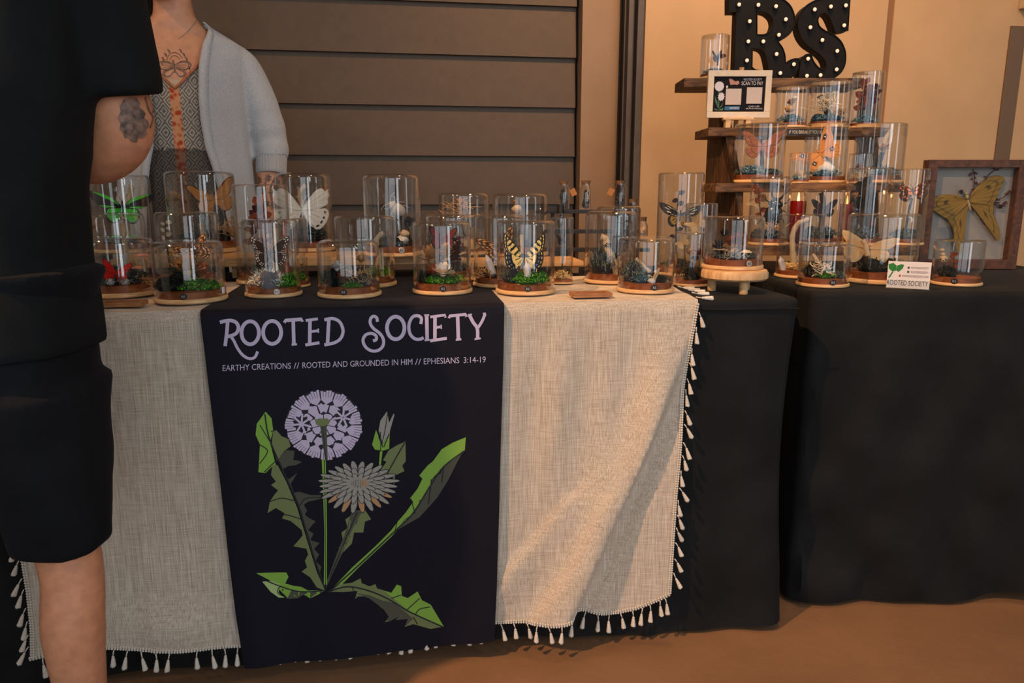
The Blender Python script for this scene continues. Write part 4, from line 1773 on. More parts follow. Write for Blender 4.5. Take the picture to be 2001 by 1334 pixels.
        add_text(bm, 'RS', Vector((-mr * .55, -mr * .4, .0021)), Vector((1, 0, 0)), Vector((0, 1, 0)), mr * 1.1, mr * .8)
        put('lettering', bm, M['darkdisc'] if mt == 'silver' else M['silver'], o, smooth=False)
    if tagw:
        px, py = tagw
        bm = bmesh.new()
        box(bm, (-4.5 * s, -.0006, -6 * s), (4.5 * s, .0006, 6 * s), bev=.0003)
        a = max(-0.93, min(0.93, (px - cx) / (w / 2)))
        ang = math.asin(a)
        o = put('price_sticker', bm, M['white'], root, smooth=False)
        o.matrix_local = Matrix.Translation((sin(ang) * (r + .0012), -cos(ang) * (r + .0012), Z(py))) @ Matrix.Rotation(ang, 4, 'Z')
    return root


zebra = bpy.data.materials.new('zebra beetle')
zebra.use_nodes = True
nt = zebra.node_tree
tc = nt.nodes.new('ShaderNodeTexCoord')
vo = nt.nodes.new('ShaderNodeTexWave')
vo.inputs['Scale'].default_value = 190
vo.inputs['Distortion'].default_value = 6
cr = nt.nodes.new('ShaderNodeValToRGB')
cr.color_ramp.elements[0].position, cr.color_ramp.elements[1].position = .45, .55
cr.color_ramp.elements[0].color, cr.color_ramp.elements[1].color = rgb(20, 16, 15), rgb(214, 204, 190)
nt.links.new(tc.outputs['Object'], vo.inputs['Vector'])
nt.links.new(vo.outputs['Color'], cr.inputs[0])
nt.links.new(cr.outputs[0], nt.nodes['Principled BSDF'].inputs['Base Color'])

# ------------------------------------------------------------------ risers
def pine_riser(label, x0, x1, yt, yb_, dist_y, z_top, th, dep, legs):
    a, b = G(x0, yt, z_top), G(x1, yt, z_top)
    Y = (a.y + b.y) / 2
    o = empty('wooden_riser', ((a.x + b.x) / 2, Y, TZ + 0.0065))
    tag(o, label, 'riser')
    hw = (b.x - a.x) / 2
    H = z_top - TZ - 0.0065
    bm = bmesh.new()
    box(bm, (-hw, 0, H - th), (hw, dep, H), bev=.0015)
    put('board', bm, M['pineboard'], o, smooth=False)
    for lx in legs:
        for ly in (0.02, dep - 0.045):
            bm = bmesh.new()
            box(bm, (lx - .011, ly, 0), (lx + .011, ly + .022, H - th), bev=.001)
            put('leg', bm, M['pineboard'], o, smooth=False)
    return Y


RZ = 0.802
pine_riser('long pale pine riser board under the tall cloches at the back left', 232, 842, 503, 519, 0, RZ, 0.021, 0.175, (-0.37, -0.095, 0.37))
R2 = 0.784
pine_riser('low pine riser under the two dried flower cloches behind the swallowtail', 850, 1146, 512, 0, 0, R2, 0.012, 0.15, (-0.17, 0.17))
TS = TZ + 0.0068                              # top of runner / throw
TC = TZ + 0.001

# ------------------------------------------------------------------ cloches on the long table, front row then back
cloche('squat cloche with a red butterfly and pink mushrooms, beside the man in black', 238, 583, 130, 462, TS, [
    ('moss', 'grey', 0, 0, 1.0, 30), ('bf', 'red', 232, 532, 62, -12, 35, {'y': -.35}), ('stick', 'shell', [(238, 540), (246, 512), (254, 498)], 11, .1, 'stone_chip'),
    ('mush', 281, 503, 24, 'pinkcap', .1), ('mush', 272, 528, 26, 'pinkcap', .3), ('ball', 'shell', 246, 548, 18, 'white_pebble', -.55), ('ball', 'shell', 220, 546, 18, 'white_pebble', -.6), ('fluff', 'straw' if False else 'tan', 283, 548, 34, 20)])
cloche('wide low cloche with orange blossom over green moss, left edge of the runner', 375, 595, 130, 470, TS, [
    ('moss', 'dark', -.45, -.1, .62, 36), ('moss', 'green', .22, -.2, .78, 27), ('bf', 'patterned', 388, 494, 66, 25, 10), ('stick', 'bleach', [(378, 545), (377, 515), (384, 500)], 9),
    ('petals', 'tan', 372, 530, 78, -.1), ('petals', 'cream', 362, 513, 50, 0), ('petals', 'rust', 398, 543, 60, .1)], med=(362, 'darkdisc'), tagw=(432, 566))
cloche('cloche with a dark brown white-dotted butterfly, standing left on the black runner', 536, 583, 104, 427, TS, [
    ('moss', 'white', -.2, -.1, .8, 44), ('moss', 'green', .48, -.3, .5, 30), ('bf', 'dotted', 534, 496, 84, 0, 30, {'y': -.05}), ('stick', 'bleach', [(542, 540), (544, 490), (546, 450)], 13, .3),
    ('fluff', 'cream', 520, 548, 40, 24)], med=(541, 'silver'), rc=.14)
cloche('tall cloche with dry seed pods, behind the dotted brown butterfly', 520, 557, 104, 360, TS, [
    ('moss', 'grey', 0, 0, .9, 26), ('sprig', 'rust', [(520, 530), (524, 460), (512, 400)], 22, 12), ('sprig', 'wine', [(508, 530), (500, 450), (520, 415)], 18, 9), ('petals', 'rust', 562, 445, 26)], rc=.10)
cloche('slim cloche with a rough bark spike and green moss, right behind the dotted butterfly', 572, 563, 66, 426, TS, [
    ('moss', 'green', .2, -.2, .8, 24), ('stick', 'rust', [(566, 545), (562, 490), (565, 436)], 12, .2), ('petals', 'tan', 590, 520, 20)], rc=.12)
cloche('squat cloche with white shells and a brown seed cluster on dark moss', 684, 585, 118, 468, TS, [
    ('moss', 'dark', -.35, 0, .62, 46), ('moss', 'grey', .4, -.1, .58, 24), ('moss', 'green', .1, -.5, .4, 14), ('petals', 'shell', 662, 524, 34, -.3), ('petals', 'rust', 672, 543, 40, -.3), ('fluff', 'tan', 696, 538, 44, 40, -.3), ('petals', 'tan', 708, 512, 30, .2)],
    med=(673, 'darkdisc'), rc=.26)
cloche('straight cloche with a pale forked stick and dark mushroom, behind the squat shell cloche', 717, 564, 112, 421, TS, [
    ('moss', 'green', .4, -.2, .6, 26), ('moss', 'grey', -.2, 0, .7, 22), ('stick', 'bleach', [(745, 545), (742, 500), (738, 470), (752, 456)], 12, -.3), ('mush', 748, 482, 20, 'sky' if False else 'bark', -.4)], rc=.12)
cloche('cloche with a dark red butterfly among tan dried petals, centre of the runner', 865, 578, 112, 432, TS, [
    ('moss', 'green', .1, -.1, .85, 26), ('moss', 'dark', -.6, 0, .35, 30), ('bf', 'darkred', 867, 470, 62, -4, 28, {'y': -.1}), ('petals', 'tan', 846, 510, 66, .1), ('petals', 'wine', 888, 502, 70, .15), ('petals', 'tan', 874, 497, 48, -.3), ('petals', 'cream', 866, 533, 50, -.4), ('petals', 'rust', 852, 534, 44, -.2), ('petals', 'tan', 884, 540, 26, -.3), ('sprig', 'wine', [(890, 545), (896, 500), (892, 466)], 12, 8)],
    med=(866, 'darkdisc'), rc=.16)
cloche('cloche with pale hanging wings, behind the dark red butterfly', 884, 551, 102, 418, TS, [
    ('moss', 'grey', 0, 0, .9, 26), ('stick', 'bark', [(915, 530), (914, 480), (905, 440)], 5, .2), ('bf', 'parch', 918, 468, 70, 80, 40)], rc=.16)
cloche('large cloche with a yellow and black swallowtail, right edge of the runner', 1027, 578, 112, 430, TS, [
    ('moss', 'green', .15, -.2, .85, 30), ('moss', 'grey', -.5, 0, .45, 36), ('bf', 'swallowtail', 1024, 500, 82, 0, 4, {'y': -.12, 'pitch': 86}), ('stick', 'bleach', [(1024, 545), (1020, 490), (1018, 462)], 8, .3),
    ('crystal', 1032, 544, 36, 13, -6), ('fluff', 'cream', 1030, 553, 22, 14), ('ball', 'shell', 1050, 546, 24, 'white_pebble', .1)], med=(1031, 'darkdisc'), rc=.14)
cloche('cloche with a brown patterned butterfly and a quartz point, behind the swallowtail', 974, 563, 96, 419, TS, [
    ('moss', 'dark', 0, 0, .95, 28), ('bf', 'patterned', 976, 486, 84, 20, 25), ('crystal', 965, 536, 44, 14, -20), ('fluff', 'tan', 946, 532, 30, 20)], rc=.16)
cloche('slim dark specimen cloche with dry grass, right of the swallowtail', 1097, 555, 44, 424, TS, [
    ('moss', 'straw', 0, 0, .9, 22), ('stick', 'bark', [(1096, 540), (1099, 500), (1094, 470)], 3, 0), ('bf', 'dark', 1096, 470, 30, 10, 50)], rc=.10)
cloche('cloche with a curved shell horn on blue grey moss, beside the tray-like wooden sign', 1191, 556, 98, 412, TS, [
    ('moss', 'grey', -.2, 0, .85, 66), ('stick', 'bleach', [(1206, 535), (1196, 506), (1186, 486), (1182, 468), (1172, 464)], 15, -.3, 'shell_horn'), ('petals', 'bark', 1186, 482, 20, -.35)], rc=.2)
cloche('taller cloche with a bare twig, close behind the shell horn cloche', 1206, 533, 84, 402, TS, [
    ('moss', 'dark', 0, 0, .9, 20), ('sprig', 'bark', [(1205, 512), (1214, 460), (1208, 430)], 14, 7)], rc=.16)
cloche('wide cloche of grey blue moss with a tiny nest, front right corner of the throw', 1260, 575, 108, 463, TS, [
    ('moss', 'grey', -.45, -.1, .6, 50), ('moss', 'blue', -.2, -.3, .5, 24), ('moss', 'dark', .45, 0, .5, 16), ('stick', 'bleach', [(1268, 532), (1247, 513), (1240, 506)], 9, 0), ('petals', 'tan', 1252, 520, 24, .2), ('stick', 'bone', [(1270, 552), (1284, 524), (1284, 530), (1276, 548)], 5, -.4, 'bone_hook'), ('petals', 'cream', 1300, 552, 20, -.2), ('ball', 'shell', 1272, 546, 16, 'white_pebble', -.5)],
    med=(1277, 'darkdisc'), rc=.16)
# back row on the riser
cloche('tall cloche with a bright green birdwing butterfly, far left back row', 247, 496, 108, 341, RZ + .001, [
    ('moss', 'grey', 0, 0, .9, 16), ('bf', 'birdwing', 248, 408, 112, -3, 8, {'pitch': 84, 'y': -.1}), ('stick', 'bleach', [(254, 482), (252, 430), (264, 384), (268, 366)], 13, .25), ('ball', 'amber' if False else 'tan', 248, 428, 12, 'chrysalis', -.1)], rc=.2)
cloche('widest tall cloche with brown leaf moth wings, in front of the patterned blouse', 402, 496, 126, 335, RZ + .001, [
    ('moss', 'dark', .3, 0, .65, 28), ('moss', 'grey', -.4, 0, .5, 22), ('bf', 'leaf', 424, 392, 92, 12, 22), ('stick', 'bark', [(446, 470), (440, 420), (446, 404)], 10, .1), ('petals', 'tan', 352, 395, 40), ('fluff', 'tan', 446, 445, 40, 40)], rc=.14)
cloche('tall cloche with a large white butterfly on a pale branch, back row', 600, 493, 104, 338, RZ + .001, [
    ('moss', 'dark', .1, 0, .9, 36), ('bf', 'white', 595, 411, 106, 0, 8, {'pitch': 84, 'y': -.15}), ('stick', 'bleach', [(602, 470), (604, 430), (594, 400), (592, 380), (604, 366)], 11, .25)], med=(580, 'silver'), rc=.2)
cloche('tall cloche with a black and white striped beetle on bark, back row', 769, 503, 110, 340, RZ + .001, [
    ('moss', 'dark', .1, 0, .85, 26), ('stick', 'bark', [(800, 480), (790, 440), (772, 400), (774, 366)], 16, .2), ('beetle', 776, 408, 44, 'zebra'), ('ball', 'shell', 786, 470, 26, 'white_pebble'), ('petals', 'bark', 802, 440, 34, .2), ('ball', 'bone', 792, 456, 18, 'snail_shell')], med=(784, 'silver'), rc=.18)
cloche('mid row cloche with a bleached bone, behind the wide low cloche', 375, 561, 112, 413, TS, [
    ('moss', 'grey', 0, 0, .9, 24), ('stick', 'bone', [(402, 535), (404, 480), (400, 440)], 12, .1, 'bone'), ('sprig', 'cream', [(340, 530), (336, 470), (338, 432)], 12, 8), ('fluff', 'tan', 375, 500, 60, 60, 0)], rc=.14)
cloche('mid row cloche with a tan dried leaf, hard beside the man in black', 236, 559, 106, 416, TS, [
    ('moss', 'grey', 0, 0, .9, 22), ('petals', 'tan', 204, 448, 34), ('stick', 'bleach', [(252, 530), (250, 480), (250, 440)], 12, .2)], rc=.2)
cloche('clear cloche with a round ball of dried flowers, back row centre', 908, 500, 98, 376, R2 + .001, [
    ('moss', 'straw', 0, 0, .8, 18), ('fluff', 'tan', 900, 408, 50, 36), ('petals', 'tan', 902, 410, 44, 0, 50), ('stick', 'bark', [(905, 480), (908, 440), (904, 415)], 4, 0)], rc=.16)
cloche('clear cloche with a single pale seashell, back row right of the flower ball', 1016, 503, 106, 377, R2 + .001, [
    ('moss', 'grey', 0, 0, .8, 18), ('ball', 'bone', 1010, 410, 20, 'seashell'), ('stick', 'bark', [(1012, 490), (1014, 450), (1010, 414)], 4, 0), ('petals', 'tan', 1006, 400, 16)], rc=.18)
# right end of the long table
cloche('very tall square-shouldered cloche with a dark twig and black yellow butterfly', 1323, 540, 86, 337, TC, [
    ('moss', 'dark', 0, 0, .9, 20), ('sprig', 'bark', [(1322, 510), (1317, 440), (1320, 378)], 15, 8), ('bf', 'yellowhind', 1324, 424, 84, -4, 10)], rc=.10)
cloche('small plain cloche with pale wings, between the tall twig cloche and the stand', 1364, 552, 60, 396, TC, [
    ('moss', 'grey', 0, 0, .9, 18), ('bf', 'parch', 1356, 440, 50, 40, 40)], rc=.12)
cloche('small cloche with a dusky butterfly on a blossom, behind the round stand', 1350, 561, 72, 452, TC, [
    ('moss', 'dark', 0, 0, .95, 34), ('bf', 'parch', 1330, 476, 34, 40, 30), ('petals', 'gold' if False else 'tan', 1346, 496, 24), ('sprig', 'wine', [(1350, 540), (1356, 505), (1362, 492)], 12, 7)], rc=.16)
# round stand
sp = G(1434, 549, TZ + 0.031)
st_c = sp + Vector((sp.x, sp.y, 0)).normalized() * 0.073
st_c.z = 0
ST = empty('round_stand', (st_c.x, st_c.y, TZ + .0005), 0.2)
tag(ST, 'round pale wood footed stand holding one cloche on the black cloth', 'stand')
bm = bmesh.new()
lathe(bm, [(0, 0), (.066, 0), (.0705, .004), (.0705, .016), (.067, .021), (0, .021)], 48)
put('round_top', bm, wood_mat('stand wood', rgb(190, 146, 98), rgb(222, 184, 136), .5, (6, 40, 6), .06, 3), ST, loc=(0, 0, .0275))
for a in (-1.75, 0.35, 2.45):
    bm = bmesh.new()
    lathe(bm, [(0, 0), (.0088, 0), (.0092, .002), (.0092, .0275), (0, .0275)], 16)
    put('leg', bm, M['pine'], ST, loc=(.046 * cos(a), .046 * sin(a), 0))
cloche('cloche on the round footed stand, with black moss and dark dried blossoms', 1430, 529, 112, 421, TZ + .0492, [
    ('moss', 'grey', 0, 0, .95, 20), ('petals', 'bark', 1402, 484, 34, -.1), ('petals', 'bark', 1412, 460, 26, 0), ('petals', 'black' if False else 'bark', 1406, 498, 30, -.2), ('petals', 'rust', 1424, 476, 32, 0), ('fluff', 'bone', 1428, 494, 40, 30), ('petals', 'rust', 1440, 468, 22, 0), ('mush', 1455, 492, 22, 'cream', -.2), ('sprig', 'rust', [(1442, 505), (1440, 470), (1436, 458)], 10, 6)],
    med=(1460, 'silver'), rc=.16)
# side table
cloche('cloche with a long curved antler, on the side table by the shelf', 1558, 545, 84, 417, TC, [
    ('moss', 'straw', 0, 0, .95, 20), ('stick', 'bone', [(1552, 530), (1546, 490), (1544, 462), (1552, 440), (1572, 432)], 12, .0, 'antler'), ('crystal', 1532, 530, 32, 11, -14)], rc=.12)
cloche('small cloche with coral and green moss, front of the side table', 1606, 563, 94, 474, TC, [
    ('moss', 'dark', -.4, 0, .55, 36), ('moss', 'green', .1, -.2, .5, 22), ('moss', 'grey', .5, 0, .45, 18), ('stick', 'bleach', [(1600, 520), (1590, 505), (1584, 498)], 8, 0), ('fluff', 'cream', 1602, 524, 34, 30), ('petals', 'tan', 1606, 525, 28)], med=(1624, 'darkdisc'), rc=.12)
cloche('largest cloche on the side table, with pale moth wings on dark moss', 1716, 557, 128, 416, TC, [
    ('moss', 'dark', 0, 0, .95, 34), ('bf', 'parch', 1692, 487, 104, -8, 12, {'pitch': 70}), ('stick', 'bleach', [(1694, 500), (1688, 480), (1682, 470)], 10, -.3), ('ball', 'bone', 1724, 520, 18, 'snail_shell')], rc=.14)
cloche('cloche with a tiny skull and bead stack, in front of the framed moth', 1866, 560, 88, 468, TC, [
    ('moss', 'dark', -.4, 0, .55, 26), ('ball', 'bone', 1838, 490, 9, 'bead', -.3), ('ball', 'bone', 1840, 498, 10, 'bead', -.3), ('skull', 1842, 508, 20), ('sprig', 'rust', [(1862, 540), (1860, 515), (1858, 495)], 10, 8)], med=(1864, 'darkdisc'), rc=.08)

# small routed wooden signs lying on the throw
def tray_sign(label, x0, x1, yb_, words, wx0, wx1):
    a, b = G(x0, yb_, TS), G(x1, yb_, TS)
    o = empty('wooden_sign', ((a.x + b.x) / 2, a.y, TS), 0)
    tag(o, label, 'sign')
    hw, dp, h = (b.x - a.x) / 2, 0.040, 0.0085
    bm = bmesh.new()
    box(bm, (-hw, 0, 0), (hw, dp, h - .004))
    box(bm, (-hw, 0, h - .0042), (hw, .006, h))
    box(bm, (-hw, dp - .006, h - .0042), (hw, dp, h))
    box(bm, (-hw, .0055, h - .0042), (-hw + .008, dp - .0055, h))
    box(bm, (hw - .008, .0055, h - .0042), (hw, dp - .0055, h))
    put('frame', bm, M['signwood'], o, smooth=False)
    bm = bmesh.new()
    box(bm, (-hw + .008, .006, h - .0042), (hw - .008, dp - .006, h - .0030))
    pnl = put('panel', bm, M['brownband'], o, smooth=False)
    bm = bmesh.new()
    add_text(bm, words, Vector((-hw * .42, .013, h - .0026)), EX, EY, hw * .84, .012)
    put('lettering', bm, M['cream'], pnl, smooth=False)


tray_sign('small routed wooden sign lying flat on the throw, right of the runner', 1121, 1200, 582, 'WILD FINDS', 1140, 1175)
tray_sign('small routed wooden sign lying flat beside the man, front left of the throw', 186, 272, 601, 'WILD FINDS', 200, 250)

# ================================================================== TIERED SHELF
SX0 = VD(1372, 300, 2.05).x
D1, D2, D3, D4 = 2.30, 2.18, 2.06, 1.94      # front edges of the four boards, top to bottom, ahead of the camera


def shelf_z(px, py, D):
    return VD(px, py, D).z


ZS = [shelf_z(1560, 152, D1), shelf_z(1560, 249, D2), shelf_z(1560, 358, D3), shelf_z(1560, 481, D4)]
shelf_root = empty('tiered_shelf', (0, 0, 0))
tag(shelf_root, 'rustic brown wood tiered display shelf on the right under the lit letters', 'shelf')
uX, uY = RGT, FWD


def lx(px, D, py=300):
    return VD(px, py, D).dot(RGT)


def board(x0, x1, d0, d1, zt, th, label=None, bev=.003, name='shelf_board'):
    bm = bmesh.new()
    box(bm, (0, 0, 0), (x1 - x0, d1 - d0, th), bev=bev)
    o = put(name, bm, M['barn'], shelf_root, smooth=False, loc=cfr(x0, d0, zt - th))
    o.rotation_euler = (0, 0, -YAW)
    return o


tb = board(lx(1337, D1, 155), lx(1690, D1, 155), D1, D1 + .13, ZS[0], .027)
board(lx(1384, D2, 255), lx(1740, D2, 255), D2, D2 + .16, ZS[1], .024)
board(lx(1398, D3, 365), lx(1768, D3, 365), D3, D3 + .16, ZS[2], .024)
board(lx(1410, D4, 487), lx(1790, D4, 487), D4, D4 + .16, ZS[3], .024)
# stepped side cheeks
DB = D1 + .10


def cheek(l, inner):
    prof = [(D1 + .02, ZS[0] - .028), (D1 - .0, ZS[1] - .0), (D2 + .085, ZS[2]), (D2 + .05, ZS[3]), (D2 + .03, TZ + .002), (DB, TZ + .002), (DB, ZS[0] - .028)] if inner < 0 else [(D1 + .02, ZS[0] - .028), (D1 + .005, ZS[1] + .06), (D2 + .012, ZS[1] - .025), (D2 + .0, ZS[2] + .05), (D3 + .012, ZS[2] - .025), (D3 + .0, ZS[3] + .06), (D4 + .012, ZS[3] - .025), (D4 + .012, TZ + .002), (DB, TZ + .002), (DB, ZS[0] - .028)]
    bm = bmesh.new()
    a = [bm.verts.new(cfr(l, d, z)) for d, z in prof]
    b = [bm.verts.new(cfr(l + .022, d, z)) for d, z in prof]
    bm.faces.new(a)
    bm.faces.new(b[::-1])
    for k in range(len(prof)):
        bm.faces.new((a[k], b[k], b[(k + 1) % len(prof)], a[(k + 1) % len(prof)]))
    bmesh.ops.triangulate(bm, faces=[f for f in bm.faces if len(f.verts) > 4])
    o = put('side_panel', bm, M['barnside'], shelf_root, smooth=False)


cheek(lx(1381, DB, 300), 1)
cheek(lx(1668, DB, 300), -1)
# back rails
for zr in (ZS[1] + .02, ZS[2] + .03):
    pass
# dymo-like label strip on the second board
bm = bmesh.new()
p0 = VD(1538, 264, D2 - .001)
p1 = VD(1622, 252, D2 - .001)
wd, hd_ = (p1 - p0).dot(RGT), p1.z - p0.z
box(bm, (0, -.0012, 0), (wd, 0, hd_), bev=.0004)
o = tag(put('label_strip', bm, M['black'], smooth=False, loc=p0), 'black label strip reading if you break it you buy it on the shelf edge', 'label')
o.rotation_euler = (0, 0, -YAW)
bm = bmesh.new()
add_text(bm, 'IF YOU BREAK IT YOU BUY IT', Vector((wd * .04, -.0016, hd_ * .22)), EX, Vector((0, 0, 1)), wd * .92, hd_ * .56)
put('lettering', bm, M['white_wood'], o, smooth=False)

# cloches on the boards
B1, B2, B3, B4 = ZS[0] + .0006, ZS[1] + .0006, ZS[2] + .0006, ZS[3] + .0006


def cl_s(label, cx, w, D, back, yt, zs, items, **k):
    """cloche standing on a board: placed by its distance instead of its hidden base"""
    l = (cx - CX) / FPX
    # depth of a point at distance d on height zs
    d = D + back
    P = cfr(0, d, zs)
    dep = depth(P)
    c = cfr(l * dep, d, zs)
    r = w / 2 * dep / FPX
    hd = Vector((c.x, c.y, 0)).normalized()
    near = c - hd * r
    q = ROTI @ (near - CAMP)
    yb_ = CY - q.y / -q.z * FPX
    cxn = CX + q.x / -q.z * FPX
    return cloche(label, cxn, yb_, w, yt, zs, items, **k)


cl_s('cloche with a brown winged twig over blue moss, left end of the top board', 1394, 54, D1, .040, 70, B1, [('moss', 'blue', 0, 0, .95, 16), ('bf', 'dark', 1398, 116, 28, 0, 50), ('sprig', 'rust', [(1400, 130), (1402, 118), (1408, 110)], 10, 6)], rc=.08)
cl_s('cloche with a small tan pod on blue moss, beside the pay sign', 1543, 62, D2, .045, 172, B2, [('moss', 'blue', 0, 0, .95, 22), ('petals', 'tan', 1543, 206, 24), ('ball', 'tan', 1540, 216, 18, 'seed_pod'), ('ball', 'cream', 1549, 196, 9, 'seed_pod')], rc=.08)
cl_s('taller cloche with a dried pale branch on blue moss, middle of the second board', 1617, 76, D2, .055, 161, B2, [('moss', 'blue', 0, 0, .95, 22), ('sprig', 'cream', [(1612, 230), (1610, 205), (1618, 190)], 16, 10), ('fluff', 'cream', 1612, 205, 34, 30), ('fluff', 'tan', 1636, 222, 20, 16), ('stick', 'bark', [(1622, 235), (1604, 200), (1598, 188)], 14, .5)], rc=.10)
cl_s('open-topped looking cloche with brown leaves on a black twig, right of the second board', 1688, 58, D2, .05, 142, B2, [('moss', 'blue', 0, 0, .95, 20), ('sprig', 'rust', [(1682, 235), (1681, 200), (1686, 165)], 16, 10), ('sprig', 'wine', [(1700, 230), (1698, 200), (1708, 178)], 13, 9), ('stick', 'bark', [(1682, 235), (1681, 205), (1683, 180)], 6)], rc=.05)
cl_s('cloche with a reddish moth over blue moss, left of the third board', 1480, 96, D3, .06, 243, B3, [('moss', 'blue', -.3, 0, .7, 24), ('moss', 'grey', .4, .1, .6, 16), ('bf', 'mothred', 1485, 288, 78, 0, 12, {'pitch': 84}), ('stick', 'bark', [(1488, 350), (1486, 310), (1482, 275)], 8, .3)], rc=.06)
cl_s('cloche with a large orange eyespot moth, middle of the third board', 1608, 80, D3, .098, 243, B3, [('moss', 'blue', 0, 0, .95, 20), ('bf', 'eyemoth', 1598, 302, 92, 44, 8, {'pitch': 80}), ('ball', 'shell', 1608, 332, 44, 'grey_stone', .1), ('stick', 'bleach', [(1630, 345), (1622, 320), (1612, 305)], 14, .3)], rc=.08)
cl_s('little cloche with a nub of moss, tucked in front left of the eyespot moth', 1560, 40, D3, .028, 299, B3, [('moss', 'blue', 0, 0, .9, 16), ('moss', 'straw', .2, -.2, .6, 20)], rc=.05)
cl_s('little plain cloche of straw moss, in front of the bleached stick cloche', 1676, 40, D3, .030, 300, B3, [('moss', 'straw', 0, 0, .9, 18), ('petals', 'rust', 1678, 330, 20)], rc=.06)
cl_s('wide cloche with a bleached stick and dark moss, right of the third board', 1712, 92, D3, .098, 243, B3, [('moss', 'blue', .2, 0, .8, 22), ('moss', 'straw', -.4, -.1, .5, 18), ('stick', 'bleach', [(1718, 300), (1720, 282), (1730, 258)], 11, 0), ('petals', 'tan', 1720, 295, 28), ('stick', 'bark', [(1716, 345), (1714, 320), (1718, 300)], 12)], rc=.06)
cl_s('cloche with a black long-horned beetle, left of the lowest board', 1499, 76, D4, .055, 345, B4, [('moss', 'grey', 0, 0, .95, 24), ('beetle', 1508, 412, 66, 'horned'), ('sprig', 'rust', [(1490, 460), (1480, 400), (1476, 370)], 14, 7), ('fluff', 'tan', 1502, 446, 36, 26), ('bf', 'parch', 1476, 395, 50, 60, 40, {'y': .4})], rc=.12)
cl_s('cloche with a dark purple butterfly before red candlelight, middle of the lowest board', 1603, 76, D4, .055, 371, B4, [('moss', 'grey', 0, 0, .95, 30), ('bf', 'dark', 1604, 410, 50, 0, 20, {'pitch': 84}), ('stick', 'bark', [(1602, 460), (1602, 400), (1596, 380)], 12, .3)], rc=.10)
cl_s('tall cloche with dusky clustered petals, right of the lowest board', 1684, 74, D4, .055, 328, B4, [('moss', 'grey', 0, 0, .95, 26), ('sprig', 'bark', [(1680, 460), (1676, 400), (1678, 360)], 20, 12), ('petals', 'bark', 1672, 400, 32), ('petals', 'tan', 1664, 388, 22), ('petals', 'rust', 1700, 440, 26)], rc=.10)
cl_s('cloche with a black and orange longwing, nearest the framed moth on the lowest board', 1764, 70, D4, .055, 330, B4, [('moss', 'grey', 0, 0, .9, 26), ('bf', 'darkorange', 1772, 376, 62, 10, 10, {'pitch': 84}), ('stick', 'bark', [(1766, 460), (1768, 420), (1772, 390)], 5, .2)], rc=.08)

# red candles behind the lowest board
def candle(label, px, w, yt, yb_):
    d = D4 + .155
    P = VD(px, yb_, d)
    s = depth(P) / FPX
    r = w / 2 * s
    zb = ZS[3] + .0006
    h = VD(px, yt, d).z - zb
    c = cfr((px - CX) / FPX * depth(P), D4 + .135, zb)
    o = empty('candle', c)
    tag(o, label, 'candle')
    bm = bmesh.new()
    lathe(bm, [(0, 0), (r * .9, 0), (r, r * .15), (r, h), (r * .88, h), (r * .84, h * .8), (0, h * .8)], 20)
    put('glass_holder', bm, M['redwax'], o)
    bm = bmesh.new()
    tube(bm, [(0, 0, h * .79), (0, 0, h * .9)], r * .05, 6)
    put('wick', bm, M['black'], o)
    bm = bmesh.new()
    lathe(bm, [(0, h * .86), (r * .18, h * .94), (r * .14, h * 1.08), (0, h * 1.24)], 10)
    put('flame', bm, M['flame'], o)
    l = bpy.data.lights.new('candle_flame_light', 'POINT')
    l.energy = 0.25
    l.color = (1, .35, .1)
    l.shadow_soft_size = .01
    lo = bpy.data.objects.new('candle_flame_light', l)
    lo.location = (0, 0, h * 1.3)
    link(lo, o)


candle('red glass candle burning behind the horned beetle cloche', 1552, 30, 392, 430)
candle('red glass candle burning behind the dusky petal cloche', 1646, 24, 398, 430)

# ================================================================== MARQUEE LETTERS
def c1(x, y):
    return (1330 + x / 4.447, y / 4.447)


R_OUT = [(420, -60), (800, -60), (890, -40), (960, 20), (995, 110), (990, 200), (945, 275), (850, 335), (888, 385), (910, 450), (914, 520), (940, 500), (985, 482), (1030, 480), (1024, 555), (995, 622), (935, 668), (860, 668), (800, 635), (764, 575), (750, 485), (730, 420), (690, 392), (625, 390), (622, 555), (650, 580), (715, 588), (715, 603), (420, 603), (420, 588), (470, 572), (478, 330), (487, 75), (420, 75)]
R_HOLE = [(665, 70), (745, 75), (800, 120), (812, 180), (790, 240), (730, 275), (665, 270)]
S_OUT = [(1475, -60), (1462, 120), (1455, 250), (1345, 268), (1320, 190), (1285, 115), (1250, 92), (1212, 108), (1190, 160), (1205, 215), (1260, 255), (1335, 285), (1400, 345), (1438, 440), (1432, 550), (1390, 625), (1310, 675), (1200, 680), (1120, 668), (1026, 668), (1040, 560), (1050, 490), (1090, 455), (1135, 455), (1155, 520), (1200, 575), (1250, 598), (1270, 565), (1262, 520), (1235, 475), (1165, 420), (1095, 375), (1040, 300), (1015, 200), (1032, 110), (1085, 35), (1170, -15), (1290, -45), (1400, -60)]
R_BULB = [(505, 15), (672, 18), (825, 30), (910, 143), (597, 160), (850, 278), (585, 335), (715, 335), (830, 445), (573, 500), (862, 610), (980, 533)]
S_BULB = [(1160, 70), (1300, 45), (1430, 35), (1415, 208), (1122, 225), (1226, 335), (1355, 430), (1350, 590), (1210, 640), (1092, 645), (1102, 497)]


def soften(pts, it=2):
    """round the curves of an outline but keep its square corners"""
    P = [Vector((p[0], p[1])) for p in pts]
    for _ in range(it):
        out = []
        n = len(P)
        for i in range(n):
            a, b, c = P[i - 1], P[i], P[(i + 1) % n]
            u, v = b - a, c - b
            if abs(u.angle_signed(v)) > radians(48):
                out.append(b)
            else:
                out += [b - u * .22, b + v * .22]
        P = out
    return [(p.x, p.y) for p in P]


